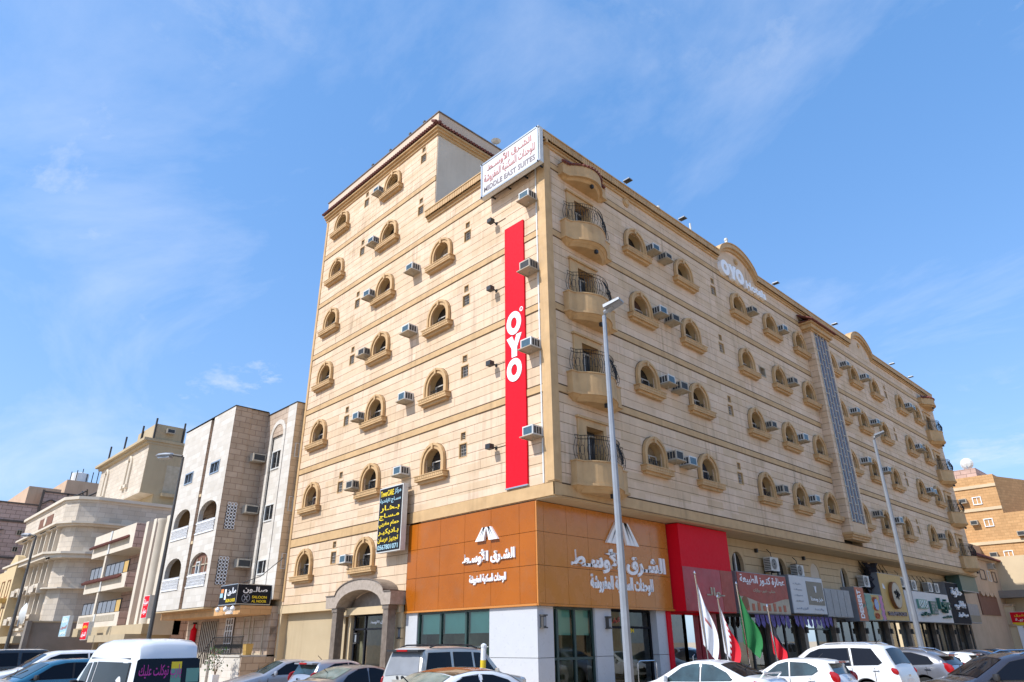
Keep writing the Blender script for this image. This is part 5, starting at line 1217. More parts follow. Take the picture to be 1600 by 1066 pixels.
b = MB(); b.ring([(.42 + .2 * math.cos(2 * PI * k / 18), .28 + .2 * math.sin(2 * PI * k / 18)) for k in range(18)], [(.42 + .18 * math.cos(2 * PI * k / 18), .28 + .18 * math.sin(2 * PI * k / 18)) for k in range(18)], -.012, 0, True); b.prism([(.32, .18), (.36, .16), (.52, .36), (.48, .40)], -.012, 0); b.prism([(.50, .16), (.53, .19), (.34, .40), (.31, .37)], -.012, 0); b.build('emblem', 'letter_grey', t, (1.965, -.17, 0), PI / 2)
for x, lb in ((-20.2, 'left'), (-19.3, 'middle'), (-18.5, 'right')):
    o = MB(); o.lathe([(.02, .12), (.09, .06), (.11, -.02), (.07, -.10), (.02, -.12)], (0, 0, 0), 10); o = o.build('sign_lamp', 'letter_white', None, (x, -2.2, 3.26), smooth=True); tag(o, 'round white bulb under the black salon sign, the %s one of three' % lb, 'bulb', 'bulbs under the salon sign')
t = thing('window_air_conditioner', 'old window air conditioner low on the beige pier left of the hotel', 'air conditioner', (-18.6, -.02, 2.0)); b = MB(); b.box(-.3, .3, -.3, 0, 0, .45); b.build('casing', 'casing', t); b = MB(); b.box(-.24, .16, -.31, -.3, .06, .39); b.build('coil', 'pane_blue', t)
t = thing('waste_bin', 'small mustard bin on the terrace beside the salon railing', 'bin', (-18.75, -1.1, 1.27)); t.scale = (.7, .7, .75); b = MB(); b.vprism([(-.22, -.2), (.22, -.2), (.22, .2), (-.22, .2)], 0, .6, [(-.27, -.24), (.27, -.24), (.27, .24), (-.27, .24)]); b.build('bin_body', 'sign_yellow', t); b = MB(); b.box(-.28, .28, -.25, .25, .6, .64); b.build('bin_rim', 'sign_yellow', t)
t = thing('potted_plant', 'small green plant growing against the terrace wall', 'plant', (-18.9, -2.4, .13))
b = MB(); b.vprism([(-.15, -.15), (.15, -.15), (.15, .15), (-.15, .15)], 0, .35); b.build('pot', 'letter_white', t)
b = MB()
for k in range(5): a = k * 1.3; b.tube([(0, 0, .3), (.12 * math.cos(a), .1 * math.sin(a), .7), (.35 * math.cos(a), .3 * math.sin(a), 1.0 + .1 * k)], .012, 4)
b.build('stem', 'wood', t)
b = MB(); rs_ = random.Random(3)
for k in range(150):
    a = rs_.uniform(0, 6.28); q = rs_.uniform(.05, .5); c = Vector((q * math.cos(a), q * math.sin(a), rs_.uniform(.5, 1.5))); d = Vector((rs_.uniform(-1, 1), rs_.uniform(-1, 1), rs_.uniform(-.6, .6))).normalized() * .09; e = d.cross(Vector((0, 0, 1))).normalized() * .04
    b.face([tuple(c - d), tuple(c + e), tuple(c + d), tuple(c - e)])
tag(b.build('foliage', 'leaf', t), kind='stuff')
t = thing('overhead_cable', 'black cable strung from the salon sign up to the house wall', 'cable'); b = MB(); b.tube([(-18.6, -1.9, 4.4), (-18.2, -1.2, 4.7), (-17.9, -.3, 5.6)], .02, 5); b.build('cable', 'iron', t)
t = thing('poster_stand_in', 'red cylinder in place of a poster left of the shutter', 'placard', (-27.3, -.5, 1.4)); b = MB(); b.lathe([(.0, 0), (.16, 0), (.16, 1.1), (.06, 1.25), (.05, 1.4)], (0, 0, 0), 12); b.build('tank', 'sign_red', t); b = MB(); b.box(-.05, .05, -.1, .1, 1.4, 1.5); b.build('valve', 'iron', t)  # cylinder put in for a reddish upright poster

# house with three stacked balconies
HD = thing('balcony_house', 'low house with stacked white balconies and tall round white pilasters', 'house')
dD = 2.0
b = MB(); b.box(-46.0, -30.9, -.4, 8, 0, 9.2); b.build('house_body', 'pink_stone', HD)
for z0, z1, u0, u1, rd in ((7.76, 9.36, -46.0, -36.5, 1), (5.24, 6.17, -46.0, -36.4, 1), (2.9, 3.75, -45.8, -36.3, 0)):
    b = MB(mapL); b.box(u0, u1, .4, dD, z0, z1); w = b.build('balcony', 'pale_stucco', HD)
    b = MB(mapL); b.box(u1 - .02, u1 + .02, .4, dD + .0, z0 + .02, z1 - .02); b.build('balcony_side', 'pink_stone', w)
    b = MB(mapL)
    for a, c in ((u0 + .3, u0 + 4.0), (u0 + 4.4, u1 - .9)): b.box(a, c, dD, dD + .02, z0 + .35, z0 + .72)
    b.build('balcony_recess', 'shelf_tan', w)
    b = MB(mapL); b.box(u0 + 4.1, u0 + 4.4, dD - .1, dD + .06, z0, z1); b.build('rain_spout', 'casing', w)
    if rd:
        b = MB(mapL)
        for a, c in ((u0 + .2, u0 + 4.0), (u0 + 4.3, u1 - .8)):
            n = int((c - a) / .22)
            for i in range(n): b.tube([(a + i * .22, dD + .02, z0 + .86), (a + i * .22, dD + .30, z0 + .66)], .09, 5)
        tag(b.build('tile_ledge', 'roof_tile', w), kind='stuff')
for z0, z1 in ((6.2, 7.76), (3.75, 5.24)):
    b = MB(mapL); b.box(-46, -36.4, .42, .45, z0, z1); w = b.build('balcony_back_wall', 'pink_stone', HD)
    b = MB(mapL); b.box(-42.6, -42.2, .45, dD - .05, z0, z1); b.build('partition', 'pale_stucco', w)
    for u0, n_ in ((-45.6, 3), (-41.8, 5)):
        for i in range(n_):
            u = u0 + i * 1.0; b = MB(mapL); b.box(u, u + .88, dD - .16, dD - .12, z0 + .05, z0 + .75); b.build('railing_panel', 'lamp_grey' if i < 4 else 'sign_yellow', w)
        b = MB(mapL)
        for i in range(n_ + 1): u = u0 - .06 + i * 1.0; b.box(u, u + .05, dD - .17, dD - .1, z0, z0 + .82)
        b.box(u0 - .06, u0 + n_ * 1.0, dD - .17, dD - .1, z0 + .78, z0 + .83); b.build('railing', 'iron', w)
    for u in (-39.4, -38.0): plain_window(mapL, u, u + .8, z0 + .55, z0 + 1.25, .48, HD, .03, 'dark_wall', 'pane_dark', 0)
    for u in (-45.0, -44.2): plain_window(mapL, u, u + .5, z0 + .2, z0 + 1.4, .48, HD, .03, 'sign_tan', 'pane_dark', 0)
for u in (-35.5, -34.0): b = MB(); b.box(u, u + .5, -1.7, -.4, 2.4, 9.3); b.build('pilaster', 'pale_stucco', HD)
b = MB(); b.lathe([(.42, 0), (.42, 6.5), (.48, 6.6), (.48, 6.75)], (-32.0, -1.6, 2.3), 18); b.box(-31.6, -30.9, -1.7, .0, 2.3, 9.2); b.build('round_pilaster', 'pale_stucco', HD, smooth=True)
b = MB(); b.box(-35.0, -32.4, -1.0, -.4, 2.4, 9.2); b.build('wall', 'pink_stone', HD)
b = MB(); b.box(-46, -31, -2.1, -.4, 2.35, 2.9); b.box(-38.6, -31.2, -2.9, -.4, 1.95, 2.35); b.build('shop_canopy', 'tan_wall', HD)
for k in range(4): plain_window(mapL, -44.5 + k * 3.2, -42.2 + k * 3.2, .1, 1.9, .6, HD, .1, 'casing', 'shop_glass', 1, 'shop_window')
b = MB(mapL)
for k in range(5): b.box(-45 + k * 3.2, -44.6 + k * 3.2, .4, .9, 0, 2.3)
b.build('shop_pier', 'sign_tan', HD)
def small_sign(label, u, d, z, w, h, m1, lines, y=-2.0, rot=0):
    t = thing('shop_sign', label, 'shop sign', (u, y, z), rot); b = MB(); b.box(0, w, 0, .25, 0, h); b.build('sign_case', 'casing', t); b = MB(); b.box(.04, w - .04, -.015, 0, .04, h - .04); b.build('sign_face', m1, t)
    for s_, x0, x1, z0, z1, m_ in lines:
        m = MB(); text_into(m, s_, x0 * w, x1 * w, z0 * h, z1 * h, .012); m.build('lettering', m_, t, (0, -.015, 0))
small_sign('blue and white shop sign on a post beside the low concrete wall', -44.9, 0, 2.35, 1.9, 1.35, 'letter_blue', [('بقالة', .1, .9, .60, .92, 'letter_white'), ('للتموين', .1, .9, .34, .55, 'letter_red'), ('الزهور', .1, .9, .08, .28, 'letter_white')], -3.2)
small_sign('red shop sign with white and yellow Arabic lines under the balconies', -40.0, 0, 2.1, 1.35, 1.1, 'sign_red', [('مطعم', .15, .85, .52, .88, 'letter_yellow'), ('الشرق', .15, .85, .14, .44, 'letter_white')], -3.0)
small_sign('small red and white sign standing out from the round pilaster', -30.6, 0, 3.15, .9, 1.25, 'sign_red', [('صيدلية', .08, .92, .55, .85, 'letter_white'), ('دواء', .15, .85, .15, .45, 'letter_white')], -2.4)
t = thing('concrete_wall', 'bare brown concrete boundary wall between the ornate building and the shops', 'wall', (-49.5, -4.2, 0)); b = MB(); b.box(-.2, .2, 0, 8.0, 0, 3.4); b.box(-.22, .5, -.3, 0, 0, 3.5); b.build('wall_face', 'concrete_wall', t); b = MB(); b.box(-.25, .25, -.05, 8.0, 3.4, 3.5); b.build('coping', 'tan_wall', t)

# ornate building with the tan tower behind it
OB = thing('ornate_building', 'ornate pale building with bay windows and a tan tower block above it', 'building')
foot = [(-67.2, -3.0), (-52.6, -3.0), (-51.4, -2.4), (-50.9, -1.2), (-50.9, 9), (-67.2, 9)]
b = MB(); b.vprism(foot, 0, 13.1); b.build('building_body', 'white_stone', OB)
def ring_ledge(o, z0, z1, m='pale_stucco', name='ledge'):
    b = MB(); f2 = [(-67.2 - o, -3.0 - o), (-52.6 + o * .4, -3.0 - o), (-51.4 + o * .7, -2.4 - o * .7), (-50.9 + o, -1.2 - o * .4), (-50.9 + o, 9), (-67.2 - o, 9)]; b.vprism(f2, z0, z1); return b.build(name, m, OB)
ring_ledge(.5, 12.95, 13.2, name='cornice'); ring_ledge(.3, 12.75, 12.95, name='cornice'); ring_ledge(.7, 11.0, 11.16); ring_ledge(.45, 10.85, 11.0); ring_ledge(.25, 11.16, 12.75, 'white_stone', 'parapet')
ring_ledge(1.1, 8.55, 8.72); ring_ledge(.9, 8.25, 8.55); ring_ledge(.5, 5.95, 6.05); ring_ledge(.2, 3.0, 3.2)
b = MB(); b.box(-50.93, -50.86, 2.0, 9.0, 8, 12.7); b.build('plain_side', 'tan_wall', OB)
b = MB(mapL); b.box(-61.2, -56.2, 3.25, 3.29, 11.55, 12.35); b.build('red_panel', 'brown_wall', OB); b = MB(mapL); b.lathe([(0, 0), (.42, 0), (.42, .06), (0, .06)], (-58.7, 3.29, 11.95), 14, 'y'); b.build('panel_rosette', 'pale_stucco', OB)
for z0, z1 in ((9.0, 10.6), (6.5, 8.0), (4.2, 5.6)):
    for u in (-65.6, -62.0, -58.4, -54.9):
        plain_window(mapL, u, u + 1.3, z0, z1, 3.03, OB, .02, 'concrete_wall', 'pane_dark', 1)
        b = MB(mapL); b.box(u - .3, u - .1, 3, 3.3, z0 - .2, z1 + .2); b.box(u + 1.4, u + 1.6, 3, 3.3, z0 - .2, z1 + .2); b.box(u - .4, u + 1.7, 3, 3.45, z1 + .2, z1 + .35); b.build('window_surround', 'pale_stucco', OB)
        if z0 < 8.5: b = MB(mapL); b.box(u - .5, u + 1.8, 3.0, 3.7, z0 - .8, z0 - .1); w = b.build('balcony', 'pale_stucco', OB); b = MB(mapL); b.box(u - .2, u + 1.5, 3.85, 3.9, z0 - .75, z0 - .25); b.build('balcony_panel', 'white_stone', w)
b = MB()
for k in range(9): b.box(-51.9 + .0, -51.0, -3.9 + .05, -3.75, 8.05 + .02 * k, 8.1 + .02 * k)
b.build('corner_bracket', 'pale_stucco', OB)
b = MB(); b.box(-66.8, -52.0, 2.0, 12, 14.3, 19.0); b.build('tower_wall', 'white_stone', OB)
b = MB(); b.box(-52.05, -51.95, 2.0, 5.3, 14.3, 19.0); b.box(-52.05, -51.95, 3.2, 5.3, 8, 14.3); b.box(-66.8, -52.0, 3.2, 12, 12.5, 14.35); b.box(-52.03, -51.97, 5.3, 12, 8, 19.0); b.build('tower_side', 'tan_wall', OB)
b = MB(); b.box(-67.4, -51.8, 1.4, 5.4, 19.0, 19.25); b.box(-67.1, -51.9, 1.7, 5.4, 18.75, 19.0); b.build('tower_cornice', 'tan_wall', OB)
b = MB(); b.box(-57, -52.0, 2.2, 4.9, 19.25, 20.7); b.build('roof_room', 'tan_wall', OB); wall_ac(mapR, 3.5, 19.9, -51.98, OB)
b = MB(); b.box(-52.1, -51.93, 3.85, 5.25, 14.4, 17.0); b.build('recess_panel', 'sign_tan', OB); b = MB(); b.box(-52, -51.4, 3.7, 5.3, 14.1, 14.4); b.build('ledge', 'tan_wall', OB)
for u0 in (-64.2, -56.8):
    b = MB(mapL)
    for x in (-.55, .55): b.tube([(u0 + x, -1.95, 15.6), (u0 + x, -1.95, 17.6)], .2, 6); b.box(u0 + x - .3, u0 + x + .3, -2, -1.7, 15.3, 15.6)
    b.tube([(u0 + .55 * math.cos(a), -1.95, 17.6 + .75 * math.sin(a)) for a in [PI * k / 8 for k in range(9)]], .16, 6); b.build('blind_niche', 'pale_stucco', OB)
for x, y, lb in ((-65.7, 2.1, 'leftmost'), (-60.6, 2.1, 'second'), (-55.45, 2.1, 'third'), (-52, 2.2, 'corner'), (-52, 4.75, 'rightmost')):
    o = MB(); o.tube([(0, 0, 0), (.05, 0, 1.95)], .09, 6); o = o.build('roof_rod', 'copper_pipe', None, (x, y, 19.25)); tag(o, 'dark rusty reinforcement rod on the tan tower roof, %s one' % lb, 'rod', 'rods on the tan tower roof')
t = thing('roof_clutter', 'white pipes and tanks standing on the tan tower roof edge', 'pipes', (-52.6, 2.4, 19.25)); b = MB()
for k in range(7): b.tube([(-.3 * (k % 2), .2 + k * .33, 0), (-.3 * (k % 2), .2 + k * .33, .35 + .2 * (k % 3))], .05, 5)
b.box(-.6, 0, .1, 2.2, 0, .12); b.build('pipe', 'casing', t)
for x, lb in ((-59.2, 'middle'), (-57.9, 'right'), (-62.6, 'left')): o = MB(); o.lathe([(0, .6), (.4, .5), (.5, .3), (.5, 0)], (0, 0, 0), 10); o = o.build('water_tank', 'water_tank', None, (x, 3.0, 19.3), smooth=True); tag(o, 'round white water tank peeping over the tan tower cornice, %s of three' % lb, 'tank', 'water tanks on the tan tower')
t = thing('steel_frame', 'dark rusty steel truss sticking out beside the ornate building roof', 'frame', (-68.5, 1.0, 15.2)); b = MB(); b.tube([(-8, 0, 1.6), (1.5, 0, 1.3)], .09, 5); b.tube([(-8, 1, 1.6), (1.5, 1, 1.3)], .09, 5)
for k in range(3): b.tube([(-6 + k * 3, 0, 1.55), (-5 + k * 3, .5, -.4)], .07, 5); b.tube([(-4 + k * 3, 0, 1.45), (-5 + k * 3, .5, -.4)], .07, 5)
b.build('truss', 'copper_pipe', t)
t = thing('satellite_dish', 'white satellite dish in front of the ornate building balconies', 'dish', (-52.8, -4.5, 3.2)); b = MB(); b.lathe([(.05, 0), (.45, .1), (.8, .32)], (0, 0, .9), 16, 'y'); b.build('dish', 'casing', t, smooth=True); b = MB(); b.tube([(0, .1, 0), (0, .1, .9)], .05, 6); b.build('mast', 'galvanised', t)
# pink stone block, yellow house far along the street
PB = thing('pink_building', 'dusky pink stone apartment block with black stripes at the far left', 'building')
b = MB(); b.box(-90, -75, -12, -1.3, 0, 15.9); b.box(-90, -75.3, -1.3, 5, 0, 17.5); b.build('wall', 'pink_stone', PB)
b = MB(mapR)
for z in (13.9, 10.2, 6.5): b.box(-12, -1.3, -75, -74.9, z, z + .2)
b.box(-1.45, -1.2, -75, -74.85, 0, 17.6); b.box(-12, -1.3, -75, -74.9, 15.8, 15.95); b.box(-1.3, 5, -75.3, -75.2, 17.4, 17.55); b.box(1.0, 1.2, -75.3, -75.2, 14, 17.5); b.build('black_stripe', 'dark_wall', PB)
b = MB(mapR); b.tube([(-1.2 + .22 * k, -75.2, 16.35 + .28 * math.sin(k * .7 - 1.2)) for k in range(11)], .08, 5); b.build('wavy_stripe', 'dark_wall', PB)
b = MB(mapR)
for k in range(8): a = PI * k / 4 + .2; b.prism([(-5.0 + .15 * math.cos(a + 1.57), 12.9 + .15 * math.sin(a + 1.57)), (-5.0 + 1.1 * math.cos(a), 12.9 + .9 * math.sin(a)), (-5.0 + .15 * math.cos(a - 1.57), 12.9 + .15 * math.sin(a - 1.57))], -75.02, -74.9)
b.build('sun_ornament', 'dark_wall', PB)
for z in (12.6, 10.9): plain_window(mapR, -2.75, -2.25, z, z + .55, -74.95, PB, .05, 'sign_tan', 'pane_dark', 1)
b = MB(); b.box(-90, -76, -2.6, .5, 15.9, 18.0); b.box(-90, -77, 1.0, 4.5, 17.5, 19.4); b.build('roof_room', 'peach_wall', PB)
o = MB(); o.lathe([(.9, 0), (.9, 1.0), (.2, 1.2)], (0, 0, 0), 12); o = o.build('water_tank', 'water_tank', None, (-78, 2.4, 19.4)); tag(o, 'pale tank among aerials on the pink building roof', 'tank')
for k in range(6): o = MB(); o.tube([(0, 0, 0), (0, 0, 1.0 + .25 * (k % 3))], .05, 5); o = o.build('roof_aerial', 'iron', None, (-77.2, 1.3 + k * .55, 19.4)); tag(o, 'thin dark aerial on the pink building roof room, %s from the left' % ORD[5 - k], 'aerial', 'aerials on the pink building')
YB = thing('yellow_house', 'bright yellow house with ornate brown windows at the far left', 'house')
b = MB(); b.vprism([(-70.5, -4.0), (-62.0, -4.0), (-62.0, -3.3), (-70.5, -3.3)], 0, 8.2); b.prism([(-66.5, 8.2), (-62.0, 8.2), (-62.0, 8.6), (-62.6, 9.3), (-63.8, 9.5), (-65.2, 8.9)], -4.0, -3.4); b.build('wall', 'yellow_wall', YB)
for k in range(3):
    for j in range(3):
        plain_window(mapL, -69.2 + k * 2.6, -68.0 + k * 2.6, 1.2 + j * 2.3, 2.7 + j * 2.3, 4.02, YB, .1, 'wood', 'pane_dark', 1); b = MB(mapL); b.box(-69.5 + k * 2.6, -67.7 + k * 2.6, 4, 4.5, .75 + j * 2.3, 1.1 + j * 2.3); b.build('window_ledge', 'sign_yellow', YB)
b = MB(); b.box(-68, -52, -4.6, -3.2, 2.0, 2.5); b.build('shop_canopy', 'tan_wall', OB)
b = MB(mapL); b.box(-66, -52, 3.02, 3.1, .2, 1.9); b.build('shop_shade', 'sign_navy', OB)

# ------------------------------------------------------------------ beyond the far end of the hotel
OR = thing('orange_building', 'tall orange brick apartment block with cream bands behind the hotel end', 'building')
b = MB(); b.box(-9, .15, 62, 76, 0, 16.2); b.build('wall', 'orange_wall', OR)
b = MB(); b.vprism([(.15, 62.03), (1.6, 66), (3.0, 71), (3.0, 80), (.15, 80)], 12.55, 16.0); b.build('rear_wall', 'orange_wall', OR)
b = MB(); b.box(.15, 9, 62.02, 76, 0, 12.5); b.build('wing_wall', 'orange_wall', OR)
b = MB(mapL)
for z in (15.05, 12.9): b.box(-9, .17, -62, -61.9, z, z + .28)
for z in (9.8, 6.6): b.box(-9, 9, -62, -61.9, z, z + .28)
b.build('cream_band', 'cream_wall', OR)
for u, z in ((-2.05, 13.5), (-1.6, 11.4), (-.75, 9.3 - .9)):
    plain_window(mapL, u, u + .75, z, z + .75, -61.95, OR, .1, 'letter_white', 'window_blue', 1)
    wall_ac(mapL, u - .75, z + .25, -62, OR, .6, .42)
plain_window(mapL, 1.75, 2.15, 10.4, 11.0, -61.95, OR, .1, 'letter_white', 'pane_dark', 1); wall_ac(mapL, 1.1, 10.3, -62, OR, .6, .42); wall_ac(mapL, 1.75, 7.9, -62, OR, .6, .42); wall_ac(mapL, 2.9, 8.3, -62, OR, .6, .42)
for y in (66.2, 69.2, 71.5): b = MB(); x = .15 + (y - 62) * .34; b.box(x - .05, x + .25, y, y + .7, 13.9, 15.0); b.build('window_recess', 'dark_wall', OR)
b = MB(); b.box(-8, -1.4, 63.5, 70, 16.2, 17.3); b.build('roof_room', 'pink_stone', OR)
t = thing('roof_dish', 'white satellite dish on the pink roof room of the orange building', 'dish', (-2.1, 63.7, 17.3)); b = MB(); b.lathe([(.05, 0), (.4, .1), (.6, .3)], (0, 0, .6), 14, 'y'); b.build('dish', 'casing', t); b = MB(); b.tube([(0, .1, 0), (0, .1, .6)], .06, 6); b.build('mast', 'galvanised', t)
PH = thing('peach_house', 'peach two storey house with a brown tiled roof edge past the hotel', 'house')
b = MB(); b.box(-16, -1.5, 48.6, 66.5, 0, 8.1); b.build('wall', 'peach_wall', PH)
b = MB(); b.box(-16, -1.3, 48.4, 66.8, 8.0, 8.2); b.build('eaves', 'peach_wall', PH)
b = MB(); b.faces([(-1.0, 48.4, 8.15), (-1.0, 67, 8.15), (-2.4, 67, 8.85), (-2.4, 48.4, 8.85)], [(0, 1, 2, 3)])
for k in range(50): y = 48.5 + k * .37; b.tube([(-1.0, y, 8.17), (-2.4, y, 8.88)], .10, 4)
tag(b.build('roof_tiles', 'roof_tile', PH), kind='stuff')
b = MB(); b.box(-14, -2.5, 48.6, 66, 8.1, 9.7); b.build('roof_parapet', 'peach_wall', PH)
plain_window(mapR, 55.0, 56.6, 6.35, 7.2, -1.48, PH, .15, 'dark_wall', 'pane_dark', 1); plain_window(mapR, 57.4, 58.3, 6.3, 7.2, -1.48, PH, .15, 'casing', 'pane_blue', 1); plain_window(mapR, 58.9, 60.1, 6.3, 7.2, -1.48, PH, .15, 'dark_wall', 'pane_dark', 1); plain_window(mapR, 64.8, 65.6, 6.2, 7.0, -1.48, PH, .15, 'dark_wall', 'pane_dark', 0)
wall_ac(mapR, 58.6, 7.35, -1.5, PH, .9, .5)
b = MB(); b.box(-1.5, -1.42, 52.5, 58.0, 3.5, 5.2); b.build('shade_opening', 'brown_wall', PH)
b = MB(mapR)
for k in range(4): b.prism([(53.0 + k * 1.3 + .62 * (1 - math.cos(PI * q / 6)), 5.3 - .35 * math.sin(PI * q / 6)) for q in range(7)], -1.5, -1.3)
b.build('scalloped_edge', 'peach_wall', PH)
b = MB(); b.box(-1.5, 1.2, 59.5, 66, 5.0, 5.6); b.build('awning_slab', 'concrete_wall', PH)
for x, y, lb in ((-3.0, 50.3, 'nearest'), (-3.4, 51.8, 'second')): o = MB(); o.lathe([(0, 1.1), (.4, 1.0), (.5, .8), (.5, 0)], (0, 0, 0), 10); o = o.build('water_tank', 'water_tank', None, (x, y, 9.7), smooth=True); tag(o, 'white water tank on the peach house roof, %s to the hotel' % lb, 'tank', 'tanks on the peach house')
t = thing('roof_screen', 'grey corrugated sheet screen on the peach house roof', 'screen', (-3.0, 54, 9.7), PI / 2)
for k in range(9): b = MB(); b.box(k * .7, k * .7 + .68, 0, .05, 0, 1.3 - .03 * k); b.build('sheet', 'sign_grey', t)
CB = thing('cream_shop', 'small sunlit cream shop building closing the street beyond the hotel', 'shop')
b = MB(); b.box(-6.5, -.9, 60.0, 60.8, 0, 4.35); b.box(-.9, 9.0, 60.2, 66, 0, 3.2); b.box(-2, 9, 61.2, 61.6, 3, 8.6); b.build('wall', 'cream_wall', CB)
b = MB(); b.box(-6.6, -.8, 59.9, 60.9, 4.35, 4.5); b.box(-5.5, -.9, 59.8, 60, 2.75, 2.85); b.build('ledge', 'peach_wall', CB)
b = MB(mapL); b.box(-.2, 3.2, -60.2, -60.1, .1, 2.6); b.build('shop_opening', 'dark_wall', CB); b = MB(mapL); b.box(-3.0, -1.9, -60, -59.93, 1.3, 2.6); b.build('notice_board', 'sign_tan', CB); b = MB(mapL); b.box(-.9, -.5, -60.2, -59.9, .1, 2.7); b.build('door_post', 'letter_white', CB)
b = MB(mapL); b.box(.9, 1.5, -61.2, -61.1, 5.6, 6.2); b.build('window', 'pane_dark', CB)
small_sign('red and yellow shop sign on the cream building at the far right', -1.2, 0, 2.70, 3.2, 1.15, 'sign_red', [('أسواق الشرق', .1, .75, .62, .9, 'letter_yellow'), ('مـواد غذائيـة', .1, .8, .30, .55, 'letter_white')], 59.85)
b = MB(); b.box(.06, 3.14, -.03, -.015, .04, .28); b.build('yellow_strip', 'post_yellow', [o for o in bpy.data.objects if o.get('label', '').startswith('red and yellow shop sign')][0])
t = thing('condenser_unit', 'white split unit on the wall of the cream shop building', 'air conditioner', (-2.9, 59.95, 3.15)); b = MB(); b.box(-.45, .45, -.42, -.02, 0, .75); b.build('casing', 'casing', t); b = MB(); b.lathe([(0, 0), (.3, 0), (.3, .02), (0, .02)], (-.1, -.44, .38), 16, 'y'); b.build('fan', 'vent_dark', t)
# houses across the main road, mirrored in shop windows, raised for warm fill light
for k, (y0, h, m_, lb) in enumerate(((-18, 11, 'cream_wall', 'cream apartment block across the main road mirrored in the near shop windows'), (-2, 10, 'cream_wall', 'low cream house across the main road mirrored in the shop windows'), (12, 12, 'cream_wall', 'tall cream block across the main road mirrored in the middle windows'), (30, 11, 'cream_wall', 'long cream house across the main road mirrored in the far windows'))):
    t = thing('apartment_house', lb, 'house', (29, y0, 0)); b = MB(); b.box(0, 10, 0, 13.5, 0, h); b.build('wall', m_, t)
    for i in range(4):
        for j in range(int(h / 3)):
            b = MB(); b.box(-.03, .0, 1.2 + i * 3.1, 2.5 + i * 3.1, .9 + j * 3, 2.5 + j * 3); b.build('window', 'pane_dark', t)
